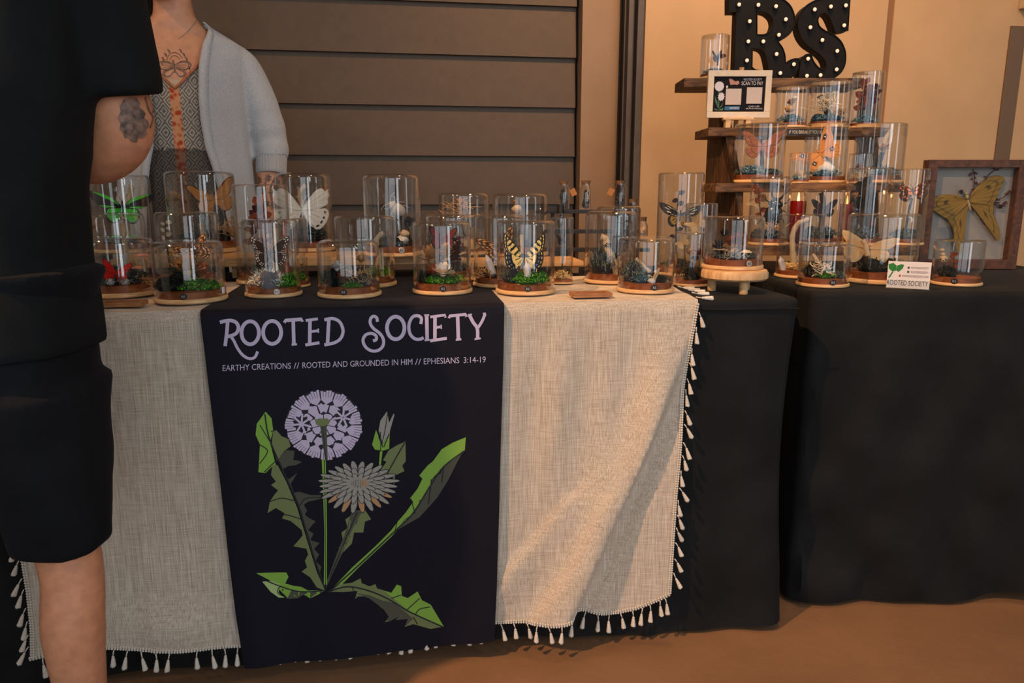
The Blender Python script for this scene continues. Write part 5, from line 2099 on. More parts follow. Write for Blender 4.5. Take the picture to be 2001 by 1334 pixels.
def marquee(name, label, outer, holes, bulbs, D, lift):
    root = empty(name, cfr(0, 0, 0))
    tag(root, label, 'marquee letter')
    depth_ = .045

    def P(p, dd=0.0):
        q = VD(*c1(*p), D)
        return q + FWD * dd + Vector((0, 0, lift))
    loops = [soften(outer)] + [soften(h_) for h_ in holes]
    for nm, w0, w1 in (('letter_body', 0.0, depth_),):
        bm = bmesh.new()
        allv = []
        es = []
        for lpp in loops:
            vs = [bm.verts.new(P(p)) for p in lpp]
            es += [bm.edges.new((a, b)) for a, b in zip(vs, vs[1:] + vs[:1])]
            allv.append(vs)
        bmesh.ops.triangle_fill(bm, edges=es, use_beauty=True)
        for vs, lpp in zip(allv, loops):
            back = [bm.verts.new(P(p, w1)) for p in lpp]
            n = len(vs)
            for i in range(n):
                bm.faces.new((vs[i], vs[(i + 1) % n], back[(i + 1) % n], back[i]))
        put(nm, bm, M['blackmetal'], root, smooth=False)
    # thin folded rim standing proud of the face
    bm = bmesh.new()
    for lpp in loops:
        pts = [P(p, -.0015) for p in lpp]
        tube(bm, pts + [pts[0]], .0016, 5)
    put('rim', bm, M['blackmetal'], root)
    b0 = None
    for p in bulbs:
        q = P(p)
        if b0 is None:
            bm = bmesh.new()
            ball(bm, (0, 0, 0), (.0056, .0085, .0056), 0, 12, 8)
            b0 = put('bulb', bm, M['bulb'], root)
            ob = b0
            bm = bmesh.new()
            lathe(bm, [(.0052, 0), (.0080, .001), (.0080, .0035), (.0056, .004)], 16)
            for v in bm.verts:
                v.co = Vector((v.co.x, .004 - v.co.z * 1.0 - .003, v.co.y))
            s0 = put('socket', bm, M['blackmetal'], ob)
        else:
            ob = bpy.data.objects.new('bulb', b0.data)
            link(ob, root)
            so = bpy.data.objects.new('socket', s0.data)
            link(so, ob)
        ob.location = q - FWD * .004
        ob.rotation_euler = (0, 0, -YAW)
    return root


LD = D1 + .05
zl = VD(*c1(935, 668), LD).z
marquee('marquee_letter', 'black metal marquee letter R with round bulbs on the top board', R_OUT, [R_HOLE], R_BULB, LD, ZS[0] + .0005 - zl)
zl = VD(*c1(1200, 680), LD).z
marquee('marquee_letter', 'black metal marquee letter S with round bulbs on the top board', S_OUT, [], S_BULB, LD, ZS[0] + .0005 - zl)

# ================================================================== SCAN TO PAY SIGN
PD = D2 + .015


def rectD(x0, y0, x1, y1, D):
    a, b = VD(x0, y1, D), VD(x1, y0, D)
    return a, (b - a).dot(RGT), b.z - a.z


p0, wd, hh = rectD(1380.5, 137, 1510, 230, PD)
base = Vector((p0.x, p0.y, 0)) 
SG = empty('pay_sign', p0, -YAW)
tag(SG, 'white framed scan to pay sign on a small easel, left of the second board', 'sign')
k = wd / 129.5
bm = bmesh.new()
f = 12 * k
box(bm, (0, 0, 0), (wd, .012, f), bev=.001)
box(bm, (0, 0, hh - f), (wd, .012, hh), bev=.001)
box(bm, (0, 0, f), (f, .012, hh - f), bev=.001)
box(bm, (wd - f, 0, f), (wd, .012, hh - f), bev=.001)
put('frame', bm, M['white_wood'], SG, smooth=False)
bm = bmesh.new()
box(bm, (f * .9, .004, f * .9), (wd - f * .9, .010, hh - f * .9))
pl = put('poster', bm, mat('poster black', (.010, .009, .013, 1), .8, spec=.15), SG, smooth=False)


def pos(x, y):
    """crop-1 pixel -> local sign coordinates"""
    px, py = c1(x, y)
    return Vector(((px - 1380.5) * k, .0034, (230 - py) * k))


Mtxt = mat('sign print white', rgb(206, 200, 206), .5)
Mpan = mat('sign panel pale', rgb(196, 178, 168), .5)
bm = bmesh.new()
add_text(bm, 'ROOTED SOCIETY', pos(548, 698), EX, Vector((0, 0, 1)), (713 - 548) / 4.447 * k, 19 / 4.447 * k)
add_text(bm, 'SCAN TO PAY', pos(530, 738), EX, Vector((0, 0, 1)), (725 - 530) / 4.447 * k, 33 / 4.447 * k)
add_text(bm, 'CASH APP:', pos(606, 930), EX, Vector((0, 0, 1)), (706 - 606) / 4.447 * k, 14 / 4.447 * k)
add_text(bm, '$KIMLEHMERZAJ', pos(583, 950), EX, Vector((0, 0, 1)), (730 - 583) / 4.447 * k, 14 / 4.447 * k)
put('lettering', bm, Mtxt, pl, smooth=False)
bm = bmesh.new()
for (x0, y0, x1, y1) in ((392, 768, 534, 908), (582, 756, 722, 898)):
    vs = [bm.verts.new(pos(x, y)) for x, y in ((x0, y1), (x1, y1), (x1, y0), (x0, y0))]
    bm.faces.new(vs)
put('blank_panel', bm, Mpan, pl, smooth=False)
bm = bmesh.new()
vs = [bm.verts.new(pos(x, y)) for x, y in ((388, 955), (525, 952), (525, 920), (388, 922))]
bm.faces.new(vs)
pp_ = put('blue_badge', bm, mat('badge blue', rgb(24, 92, 138), .5), pl, smooth=False)
bm = bmesh.new()
q = pos(432, 947)
q.y -= .0004
add_text(bm, 'venmo', q, EX, Vector((0, 0, 1)), 88 / 4.447 * k, 18 / 4.447 * k)
put('lettering', bm, Mtxt, pl, smooth=False)
bm = bmesh.new()                              # little dandelion, leaves and butterfly print


def fan(cx, cy, rx, ry, n, mi, dy=0.0, notch=.2):
    vs = []
    for q in range(n):
        a = 2 * pi * q / n
        m_ = 1 - (notch if q % 2 else 0)
        p = pos(cx + rx * cos(a) * m_, cy + ry * sin(a) * m_)
        p.y -= dy
        vs.append(bm.verts.new(p))
    fc_ = bm.faces.new(vs)
    fc_.material_index = mi


fan(330, 748, 44, 44, 36, 0, 0, .1)
fan(352, 838, 34, 42, 22, 0, .0002, .3)
fan(400, 752, 10, 14, 8, 0, .0002, .2)
for pts in (((326, 790), (334, 790), (338, 935), (330, 935)),):
    bm.faces.new([bm.verts.new(pos(*p)) for p in pts]).material_index = 1
for pts in (((330, 945), (300, 880), (292, 830), (318, 880)), ((334, 945), (372, 890), (384, 862), (360, 925)), ((330, 950), (286, 940), (300, 952), (330, 958)), ((335, 950), (378, 936), (370, 958), (336, 958))):
    bm.faces.new([bm.verts.new(pos(*p)) for p in pts]).material_index = 1
for pts in (((412, 682), (440, 684), (470, 706), (466, 732), (430, 736)), ((468, 706), (500, 700), (512, 722), (490, 736), (466, 732))):
    bm.faces.new([bm.verts.new(pos(*p)) for p in pts]).material_index = 2
put('flower_print', bm, [Mtxt, mat('sign leaf', rgb(64, 104, 62), .5), mat('sign moth', rgb(176, 122, 104), .5)], pl, smooth=False)
# easel: two front feet, a ledge and the back post whose tip shows above the frame
bm = bmesh.new()
zb = ZS[1] - p0.z
box(bm, (wd * .30, -.006, zb), (wd * .38, .016, 0), bev=.001)
box(bm, (wd * .62, -.006, zb), (wd * .70, .016, 0), bev=.001)
box(bm, (wd * .26, -.008, -.006), (wd * .74, .014, 0), bev=.001)
tube(bm, [(wd * .54, .045, zb), (wd * .54, .016, hh + .010)], .0065, 4)
put('easel', bm, M['pine'], SG, smooth=False)

# ================================================================== VIAL RACK AND VIALS
RD = 2.10
rk = empty('vial_rack', (0, 0, 0))
tag(rk, 'black stepped rack for corked vials, behind the shell horn cloche', 'rack')
levels = [(1048, 1246, 410, RD + .06), (1060, 1262, 449, RD + .02), (1074, 1270, 485, RD - .02)]
RZL = []
for x0, x1, yy, dd in levels:
    z = VD(1150, yy, dd).z
    RZL.append((z, dd))
    a, b = VD(x0, yy, dd).dot(RGT), VD(x1, yy, dd).dot(RGT)
    bm = bmesh.new()
    box(bm, (0, 0, -.010), (b - a, .034, 0), bev=.001)
    o = put('shelf', bm, M['black'], rk, smooth=False, loc=cfr(a, dd, z))
    o.rotation_euler = (0, 0, -YAW)
for px in (1078, 1240):
    l = VD(px, 450, RD + .02).dot(RGT)
    bm = bmesh.new()
    for z, dd in RZL:
        box(bm, (0, dd - RD + .010, TZ + .008), (.010, dd - RD + .026, z - .005), bev=.001)
    box(bm, (0, 0, TZ + .0075), (.010, .09, TZ + .018), bev=.001)
    o = put('side_frame', bm, M['black'], rk, smooth=False, loc=cfr(l, RD))
    o.rotation_euler = (0, 0, -YAW)


def vial(label, px, yt, w, lev, stuff, tagside=0, lid='cork'):
    z, dd = RZL[lev]
    d = dd + .016
    P = cfr(0, d, z)
    s = depth(P) / FPX
    c = cfr((px - CX) / FPX * depth(P), d, z + .0004)
    o = empty('corked_vial', c, -YAW)
    tag(o, label, 'vial')
    r = w / 2 * s
    h = VD(px, yt, d).z - z
    hc = .010
    bm = bmesh.new()
    hg = h - hc * .6
    lathe(bm, [(0, 0), (r * .95, 0), (r, r * .12), (r, hg * .78), (r * .72, hg * .88), (r * .74, hg), (r * .66, hg), (r * .64, hg * .88), (r * .9, hg * .77), (r * .9, r * .2), (0, r * .15)], 20)
    put('glass_bottle', bm, M['glass'], o)
    bm = bmesh.new()
    if lid == 'cork':
        lathe(bm, [(0, hg * .93), (r * .62, hg * .93), (r * .80, h), (0, h)], 16)
        put('cork', bm, M['cork'], o)
    else:
        lathe(bm, [(0, hg * .88), (r * .8, hg * .88), (r * .8, h + .012), (0, h + .012)], 16)
        put('cap', bm, M['black'], o)
    rd = random.Random(px)
    bm = bmesh.new()
    for k in range(9):
        ball(bm, (rd.uniform(-.4, .4) * r, rd.uniform(-.4, .4) * r, rd.uniform(.15, .68) * hg), (r * .38, r * .34, r * .52), 0, 7, 5)
    for v in bm.verts:
        v.co += Vector((noise.noise(v.co * 300), noise.noise(v.co * 300 + Vector((5, 0, 0))), noise.noise(v.co * 300 + Vector((0, 7, 0))))) * r * .25
    x = put('dark_petals', bm, M[stuff], o)
    if tagside:
        bm = bmesh.new()
        box(bm, (-.008, -.0006, -.020), (.008, .0006, 0), bev=.0003)
        t_ = put('paper_tag', bm, M['kraft'], o, smooth=False, loc=(tagside * (r + .006), -r * .4, hg * .78))
        t_.rotation_euler = (0, radians(25) * tagside * -1, 0)


vial('corked vial with brown petals, leftmost on the top step of the black rack', 1101, 354, 23, 0, 'bark', 1)
vial('corked vial with black and white feathers, beside the dark wall gap', 1144, 353, 24, 0, 'bark', 0)
vial('corked vial with a kraft tag, in front of the grey steel channel', 1211, 353, 24, 0, 'bark', -1)
vial('short black capped vial on the middle step of the black rack', 1095, 408, 17, 1, 'bark', 0, 'cap')
vial('corked vial with dark petals, at the right of the middle step', 1235, 389, 21, 1, 'bark', 0)
vial('wide corked vial on the lowest step, right end of the black rack', 1253, 424, 24, 2, 'tan', 0)

# ================================================================== FRAMED MOTH
FD = 2.06
p0, wd, hh = rectD(1790, 312, 2014, 556, FD)
p0.z = TZ + .002
hh = VD(1800, 312, FD).z - p0.z
FR = empty('shadow_box', p0, -YAW)
tag(FR, 'brown wooden shadow box holding a large yellow comet moth', 'picture frame')
k = wd / 224
f = 21 * k
bm = bmesh.new()
for a, b in (((0, 0, 0), (f, .03, hh)), ((wd - f, 0, 0), (wd, .03, hh))):
    b_ = bmesh.new()
    box(b_, a, b, bev=.0012)
    put('frame_side', b_, M['framewood'], FR, smooth=False)
for a, b in (((f, 0, 0), (wd - f, .03, f)), ((f, 0, hh - f * .8), (wd - f, .03, hh))):
    b_ = bmesh.new()
    box(b_, a, b, bev=.0012)
    put('frame_rail', b_, M['framewood'], FR, smooth=False)
bm.free()
bm = bmesh.new()
box(bm, (f * .9, .024, f * .9), (wd - f * .9, .028, hh - f * .7))
put('backing', bm, mat('grey backing board', rgb(150, 142, 136), .8, var=.05, vscale=20), FR, smooth=False)
bm = bmesh.new()
box(bm, (f * .95, .006, f * .95), (wd - f * .95, .0075, hh - f * .75))
put('glass_pane', bm, M['flatglass'], FR, smooth=False)


def fp(px, py, dy=.016):
    return Vector(((px - 1790) * k, dy, (556 - py) * k * (hh / (244 * k))))


butterfly('comet', FR, fp(1893, 402), 172 * k, 20, 0, 88, 0, 'moth')
rd = random.Random(5)
bm = bmesh.new()
for pts in ([(1905, 372), (1904, 350), (1899, 332)], [(1920, 366), (1940, 340), (1955, 330)], [(1950, 405), (1975, 395), (1992, 380)], [(1948, 410), (1970, 412), (1985, 408)]):
    tube(bm, [fp(*p, .019) for p in pts], .0012, 5)
    for q in range(9):
        t = rd.random()
        p = fp(pts[0][0] + (pts[2][0] - pts[0][0]) * t + rd.uniform(-8, 8), pts[0][1] + (pts[2][1] - pts[0][1]) * t + rd.uniform(-6, 6), .019)
        ball(bm, p, (.004, .002, .0025), 0, 6, 4)
o = put('dried_sprays', bm, M['wine'], FR)
for (px, py, sz, mt) in ((1876, 385, 18, 'bark'), (1863, 396, 14, 'bark'), (1968, 418, 18, 'bark'), (1930, 445, 14, 'bark')):
    o = put('dried_flower', petals_bm(24, px), M[mt], FR, loc=fp(px, py, .014))
    o.scale = (sz / 2 * k, .006, sz / 2 * k)
bm = bmesh.new()
box(bm, (wd * .4, .028, hh * .2), (wd * .55, .034, hh * .9), bev=.001)
put('easel_back', bm, M['framewood'], FR, smooth=False)

# ================================================================== BUSINESS CARD HOLDER
p0 = G(1730, 563, TC)
p1 = G(1818, 568, TC)
wd = (p1 - p0).length
hh = 53 * depth(p0) / FPX
CH = empty('card_holder', p0, atan2(p1.y - p0.y, p1.x - p0.x))
tag(CH, 'clear acrylic card holder with a white business card, at the side table front edge', 'card holder')
bm = bmesh.new()
box(bm, (0, 0, 0), (wd, .0016, hh * .34), bev=.0004)
box(bm, (0, 0, 0), (wd, .022, .0016), bev=.0004)
box(bm, (0, .008, 0), (wd, .0096, hh * .8), bev=.0004)
put('acrylic_stand', bm, M['flatglass'], CH, smooth=False)
bm = bmesh.new()
box(bm, (.001, .0030, .002), (wd - .003, .0068, hh), bev=.0002)
cd = put('business_card', bm, M['white'], CH, smooth=False)
u = wd / 90


def cp(x, y, d=.0027):
    return Vector(((x - 1732) * u + .001, d, hh * (565 - y) / 52))


bm = bmesh.new()
add_text(bm, 'ROOTED SOCIETY', cp(1733, 558), EX, Vector((0, 0, 1)), 82 * u, 9.5 * hh / 52)
add_text(bm, 'ROOTEDSOCIETY', cp(1779, 526), EX, Vector((0, 0, 1)), 34 * u, 4.0 * hh / 52)
add_text(bm, 'ROOTEDSOCIETY', cp(1779, 534), EX, Vector((0, 0, 1)), 34 * u, 4.0 * hh / 52)
add_text(bm, 'WWW.ROOTEDSOCIETY.COM', cp(1762, 542), EX, Vector((0, 0, 1)), 52 * u, 4.0 * hh / 52)
put('lettering', bm, mat('card ink', rgb(60, 48, 60), .6), cd, smooth=False)
bm = bmesh.new()
for pts, mi in ((((1733, 519), (1742, 516), (1749, 521), (1750, 530), (1742, 533), (1734, 527)), 0), (((1750, 521), (1758, 518), (1764, 519), (1762, 526), (1754, 533), (1750, 530)), 0), (((1741, 533), (1744, 533), (1738, 544), (1734, 545)), 0),
                (((1771.5, 522), (1775.5, 522), (1775.5, 526), (1771.5, 526)), 1), (((1771.5, 530), (1775.5, 530), (1775.5, 534), (1771.5, 534)), 1), (((1755.5, 538), (1759.5, 538), (1759.5, 542), (1755.5, 542)), 2)):
    bm.faces.new([bm.verts.new(cp(*p)) for p in pts]).material_index = mi
put('leaf_print', bm, [mat('card green', rgb(34, 124, 48), .6), MATS['card ink'], mat('card red', rgb(190, 60, 40), .6)], cd, smooth=False)

# ================================================================== PEOPLE
def ring_loft(bm, rings, seg=36, ex=2.3, caps=True):
    """rings: (cx, cy, cz, a, b) horizontal super-ellipses from bottom to top"""
    rows = []
    for cx, cy, cz, a, b in rings:
        row = []
        for k in range(seg):
            t = 2 * pi * k / seg
            c, s = cos(t), sin(t)
            row.append(bm.verts.new((cx + a * math.copysign(abs(c) ** (2 / ex), c), cy + b * math.copysign(abs(s) ** (2 / ex), s), cz)))
        rows.append(row)
    for r0, r1 in zip(rows, rows[1:]):
        for k in range(seg):
            bm.faces.new((r0[k], r0[(k + 1) % seg], r1[(k + 1) % seg], r1[k]))
    if caps:
        bm.faces.new(rows[0][::-1])
        bm.faces.new(rows[-1])


def dense(rings, n=5):
    out = []
    for r0, r1 in zip(rings, rings[1:]):
        for k in range(n):
            t = k / n
            t2 = t * t * (3 - 2 * t) * .5 + t * .5
            out.append(tuple(a + (b - a) * (t2 if i > 2 else t) for i, (a, b) in enumerate(zip(r0, r1))))
    out.append(rings[-1])
    return out


def limb(bm, pts, n=4, seg=14):
    """pts: (x, y, z, r)"""
    P = catmull([p[:3] for p in pts], n)
    R = []
    for a, b in zip(pts, pts[1:]):
        for k in range(n):
            R.append(a[3] + (b[3] - a[3]) * k / n)
    R.append(pts[-1][3])
    tube(bm, P, R, seg)
    ball(bm, P[0], R[0], 0, 12, 8)
    ball(bm, P[-1], R[-1], 0, 12, 8)


def hand(bm, wrist, dirv, palmn, side, size=1.0):
    """palm with five bent fingers; dirv points along the fingers, palmn out of the palm, side towards the thumb"""
    d, n, s = Vector(dirv).normalized(), Vector(palmn).normalized(), Vector(side).normalized()
    w = Vector(wrist)
    k = size
    tube(bm, [w, w + d * .03 * k, w + d * .06 * k, w + d * .088 * k], [.024 * k, .036 * k, .040 * k, .036 * k], 14, 0, .45)
    for i, (off, L) in enumerate(((.030, .070), (.010, .080), (-.011, .074), (-.031, .058))):
        b = w + d * (.082 - abs(i - 1) * .003) * k + s * off * k
        p1 = b + d * L * .42 * k + n * .006 * k
        p2 = p1 + (d * .85 + n * .5).normalized() * L * .33 * k
        p3 = p2 + (d * .5 + n * .85).normalized() * L * .25 * k
        tube(bm, [b - d * .02 * k, b, p1, p2, p3], [.0085 * k, .0092 * k, .0084 * k, .0076 * k, .0062 * k], 8)
        ball(bm, p3, .0062 * k, 0, 8, 6)
    b = w + d * .022 * k + s * .026 * k
    p1 = b + (d * .6 + s * .75 + n * .25).normalized() * .036 * k
    p2 = p1 + (d * .85 + s * .3 + n * .35).normalized() * .032 * k
    tube(bm, [w + d * .012 * k + s * .01 * k, b, p1, p2], [.014 * k, .0125 * k, .0105 * k, .008 * k], 8)
    ball(bm, p2, .008 * k, 0, 8, 6)


def head(bm, c, face, R=.098):
    """skull, jaw, nose and ears; face is the unit direction the face looks"""
    c = Vector(c)
    f = Vector(face).normalized()
    up = Vector((0, 0, 1))
    s = f.cross(up).normalized()
    up = s.cross(f)
    mtx = Matrix((s, f, up)).transposed()

    def b(p, r):
        q = bmesh.ops.create_uvsphere(bm, u_segments=18, v_segments=12, radius=1.0,
                                      matrix=Matrix.Translation(c + mtx @ Vector(p)) @ mtx.to_4x4() @ Matrix.Diagonal((*r, 1)))
    b((0, -.012, .022), (.075, .096, .092))
    b((0, .030, -.052), (.056, .056, .062))
    b((0, .058, -.095), (.026, .024, .020))
    b((.036, .055, -.020), (.026, .024, .024))
    b((-.036, .055, -.020), (.026, .024, .024))
    b((0, .098, -.022), (.014, .018, .014))
    b((0, .088, .004), (.010, .016, .026))
    for q in (-1, 1):
        b((q * .077, -.012, -.012), (.010, .020, .032))
        b((q * .032, .070, .022), (.022, .014, .010))
    b((0, .082, -.062), (.024, .010, .006))
    b((0, .080, -.073), (.022, .010, .007))
    return mtx


def eyes(root, c, mtx):
    c = Vector(c)
    for q in (-1, 1):
        bm = bmesh.new()
        ball(bm, c + mtx @ Vector((q * .032, .0735, .004)), .0092, 0, 10, 8)
        e = put('eye', bm, M['white'], root)
        bm = bmesh.new()
        ball(bm, c + mtx @ Vector((q * .032, .0805, .004)), (.005, .003, .0055), 0, 8, 6)
        put('iris', bm, M['hair'], e)
    bm = bmesh.new()
    ball(bm, c + mtx @ Vector((0, .0895, -.067)), (.022, .006, .008), 0, 12, 8)
    put('lips', bm, mat('lips', rgb(176, 96, 84), .5), root)


def world_bvh(o, root):
    mw = Matrix.Translation(root.location) @ root.rotation_euler.to_matrix().to_4x4()
    vs = [mw @ v.co for v in o.data.vertices]
    return BVHTree.FromPolygons(vs, [tuple(p.vertices) for p in o.data.polygons]), mw


def skin_print(name, pr, bvh, mw, parent, m, lift=.0012):
    """lay a flat drawing on skin by casting it onto the body surface"""
    kill = []
    mi = mw.inverted()
    for v in pr.bm.verts:
        d = ray(v.co.x, v.co.y).normalized()
        h, nrm, idx, dist = bvh.ray_cast(CAMP, d)
        if h is None:
            kill.append(v)
            continue
        v.co = mi @ (h + nrm * lift if nrm.dot(d) < 0 else h - d * lift)
    bmesh.ops.delete(pr.bm, geom=kill, context='VERTS')
    return put(name, pr.bm, m, parent)


# ------------------------------------------------------------------ the man in black, back to us at the left edge
MR = empty('person', cfr(-.75, 1.0), -YAW)
tag(MR, 'person in black tee and black shorts standing at the table, seen from behind', 'person')
bm = bmesh.new()
ring_loft(bm, dense([(-.01, 0, .80, .135, .10), (-.01, 0, .88, .14, .105), (-.01, .005, 1.0, .142, .10), (0, .005, 1.16, .16, .105), (0, 0, 1.28, .165, .09), (0, 0, 1.35, .135, .068), (0, .005, 1.40, .075, .06), (0, .02, 1.46, .055, .058), (0, .03, 1.50, .052, .055)], 3))
HM = (0, .045, 1.575)
mh = head(bm, HM, (0.1, 1, -.25))
limb(bm, [(.145, 0, 1.31, .044), (.195, .045, 1.20, .048), (.198, .075, 1.10, .046), (.196, .086, 1.042, .045), (.145, .110, 1.012, .044), (.05, .155, 1.015, .033), (-.0, .18, 1.02, .026)])
hand(bm, (-.0, .18, 1.02), (-.9, .4, .05), (-.1, -.3, -1), (.45, .85, 0), .98)
limb(bm, [(-.145, 0, 1.31, .044), (-.205, .03, 1.20, .048), (-.215, .05, 1.06, .042), (-.19, .14, .95, .038), (-.13, .25, .90, .028), (-.12, .27, .895, .025)])
hand(bm, (-.12, .27, .895), (.4, .9, -.15), (.3, -.1, -1), (.9, -.4, 0), .98)
for s, fx in ((1, .0), (-1, 0)):
    limb(bm, [(s * .075, 0, .82, .072), (s * .088, .0, .66, .056), (s * .098, .0, .49, .045), (s * .108, -.006, .41, .042), (s * .107, -.018, .33, .043), (s * .102, -.010, .20, .033), (s * .095, .0, .10, .031), (s * .095, .0, .07, .033)])
    tube(bm, [(s * .095, -.04, .045), (s * .097, .03, .045), (s * .10, .12, .032), (s * .10, .17, .026)], [.034, .038, .036, .022], 12)
me = remesh(bm, .0065, 5)
body = put_mesh('body', me, M['skinman'], MR)
eyes(MR, HM, mh)
bm = bmesh.new()
ball(bm, (0, .028, 1.612), (.083, .103, .092), 0, 24, 16)
for v in bm.verts:
    v.co += Vector((noise.noise(v.co * 40), noise.noise(v.co * 40 + Vector((9, 0, 0))), 0)) * .004
put('hair', bm, M['hair'], MR)


def fold_noise(bm, amp, fx, fz):
    bm.normal_update()
    for v in bm.verts:
        n = noise.noise(Vector((v.co.x * fx, v.co.y * fx, v.co.z * fz)))
        n2 = noise.noise(Vector((v.co.x * fx * 2.3 + 7, v.co.y * fx * 2.3, v.co.z * fz * 2.1)))
        v.co += v.normal * amp * (n + .5 * n2)


# tee: torso and sleeves grown into one cloth
bm = bmesh.new()
ring_loft(bm, dense([(-.01, 0, .748, .182, .140), (-.01, 0, .80, .180, .138), (-.01, 0, .87, .172, .135), (-.01, 0, .96, .176, .135), (-.005, 0, 1.03, .190, .135), (0, 0, 1.09, .200, .134), (0, 0, 1.2, .212, .130), (0, 0, 1.30, .205, .118), (0, 0, 1.365, .165, .095), (0, .005, 1.405, .09, .074), (0, .012, 1.425, .066, .066)], 5), 56)
fold_noise(bm, .008, 15, 2.6)
for s in (1, -1):
    P = [(.15, 0, 1.335, .066), (.195, .035, 1.24, .066), (.204, .058, 1.15, .062), (.207, .068, 1.088, .060)] if s > 0 else [(-.15, 0, 1.335, .066), (-.205, .02, 1.24, .066), (-.215, .04, 1.15, .062), (-.217, .045, 1.09, .060)]
    pts = catmull([p[:3] for p in P], 5)
    tube(bm, pts, [.066 - .006 * i / 15 for i in range(len(pts))], 22)
me = remesh(bm, .0075, 4, 'tee')
tee = put_mesh('tee_shirt', me, M['tee'], MR)
# shorts: hips and two wide legs
bm = bmesh.new()
ring_loft(bm, dense([(-.01, 0, .62, .166, .118), (-.01, 0, .70, .172, .128), (-.01, 0, .80, .170, .128), (0, 0, .86, .185, .13)], 4), 48)
for s in (1, -1):
    ring_loft(bm, dense([(s * .094, 0, .452, .064, .058), (s * .094, 0, .464, .065, .060), (s * .093, 0, .53, .068, .078), (s * .091, 0, .60, .075, .098), (s * .088, 0, .70, .086, .112)], 5), 40)
fold_noise(bm, .005, 13, 7)
me = remesh(bm, .0075, 4, 'shorts')
put_mesh('shorts', me, M['shorts'], MR)
for s in (1, -1):
    bm = bmesh.new()
    tube(bm, [(s * .095, -.065, .05), (s * .096, -.03, .052), (s * .098, .05, .045), (s * .10, .13, .036), (s * .10, .185, .030)], [.036, .042, .046, .045, .028], 16)
    ball(bm, (s * .10, .185, .030), .028)
    sh = put('shoe', bm, M['tee'], MR)
    bm = bmesh.new()
    tube(bm, [(s * .095, -.07, .011), (s * .097, .05, .011), (s * .10, .14, .011), (s * .10, .2, .011)], [.034, .044, .045, .024], 16, 0)
    for v in bm.verts:
        v.co.z = .001 if v.co.z < .011 else .02
    put('sole', bm, M['white'], sh)
# grey portrait-like tattoo and scroll lines on the right arm
bvh, mw = world_bvh(body, MR)
T = Print2D()
T.poly([(242, 194), (254, 190), (266, 192), (270, 198), (274, 204), (271, 210), (278, 214), (284, 222), (281, 230), (288, 236), (290, 246), (284, 254), (286, 262), (278, 270), (270, 268), (266, 278), (256, 276), (250, 268), (244, 270), (240, 258), (234, 252), (236, 240), (230, 230), (236, 218), (234, 206)], 0)
T.cut([230 + 5 * k for k in range(14)], [188 + 5 * k for k in range(20)])
for p in ([(283, 190), (290, 215), (298, 230), (292, 250)], [(294, 186), (300, 205), (297, 220)]):
    T.stroke(p, 2.4, 0, 0, 6)
skin_print('arm_tattoo', T, bvh, mw, MR, M['tattoo'])

# ------------------------------------------------------------------ the woman behind the table
WD = 2.27
WR = empty('person', cfr(-.968, WD), -YAW + radians(17))
tag(WR, 'person in grey cardigan and patterned blouse standing behind the table, chest tattoo', 'person')
TOR = [(.74, .175, .118), (.86, .178, .120), (.96, .160, .106), (1.08, .160, .110), (1.20, .168, .120), (1.28, .174, .112), (1.335, .178, .094), (1.375, .160, .078), (1.40, .118, .068), (1.425, .074, .058), (1.45, .056, .053)]


def tor(z):
    a = interp([(t[0], t[1]) for t in TOR], z)
    b = interp([(t[0], t[2]) for t in TOR], z)
    return a, b


def torp(z, phi, off):
    a, b = tor(z)
    a, b = a + off, b + off
    s, c = sin(phi), cos(phi)
    return Vector((a * math.copysign(abs(s) ** .87, s), -b * math.copysign(abs(c) ** .87, c), z))


bm = bmesh.new()
ring_loft(bm, [(0, 0, z, a - (.010 if 1.29 < z < 1.41 else 0), b - (.010 if 1.29 < z < 1.41 and b < .1 else 0)) for z, a, b in TOR] + [(.0, -.008, 1.48, .051, .050), (-.004, -.015, 1.53, .050, .050)], 40)
HW_ = (-.012, -.035, 1.598)
mh = head(bm, HW_, (-.18, -1, -.12))
limb(bm, [(.150, 0, 1.335, .046), (.195, .0, 1.24, .044), (.228, .0, 1.09, .040), (.232, -.025, 1.0, .037), (.226, -.06, .88, .026), (.224, -.068, .855, .023)])
hand(bm, (.224, -.068, .855), (-.05, -.25, -1), (-1, 0, 0), (0, -1, 0.2), .9)
limb(bm, [(-.150, 0, 1.335, .046), (-.205, .0, 1.22, .044), (-.255, .03, 1.08, .040), (-.285, .02, 1.0, .036), (-.310, .0, .88, .026), (-.312, -.0, .855, .023)])
hand(bm, (-.312, 0, .855), (.05, -.2, -1), (1, 0, 0), (0, -1, 0.2), .9)
for s in (1, -1):
    limb(bm, [(s * .085, 0, .78, .086), (s * .09, 0, .5, .056), (s * .09, .01, .33, .050), (s * .09, .01, .08, .032)])
    tube(bm, [(s * .09, .04, .045), (s * .09, -.05, .04), (s * .09, -.13, .028), (s * .09, -.17, .022)], [.032, .036, .036, .02], 12)
me = remesh(bm, .006, 6)
wb = put_mesh('body', me, M['skin'], WR)
eyes(WR, HW_, mh)


def sheet(name, cols, rows_fn, nrow, m, thick, parent, noise_amp=0):
    bm = bmesh.new()
    grid = [[bm.verts.new(rows_fn(c, j / nrow)) for c in cols] for j in range(nrow + 1)]
    for a, b in zip(grid, grid[1:]):
        for k in range(len(cols) - 1):
            bm.faces.new((a[k], a[k + 1], b[k + 1], b[k]))
    o = put(name, bm, m, parent)
    sm = o.modifiers.new('thickness', 'SOLIDIFY')
    sm.thickness = thick
    sm.offset = 1
    return o


# ivory camisole, then the patterned blouse with an open neckline
def cami(phi, v):
    x = sin(phi)
    zt = 1.262 + .25 * max(0, abs(x) - .35)
    return torp(.95 + (min(zt, 1.36) - .95) * v, phi, .004)


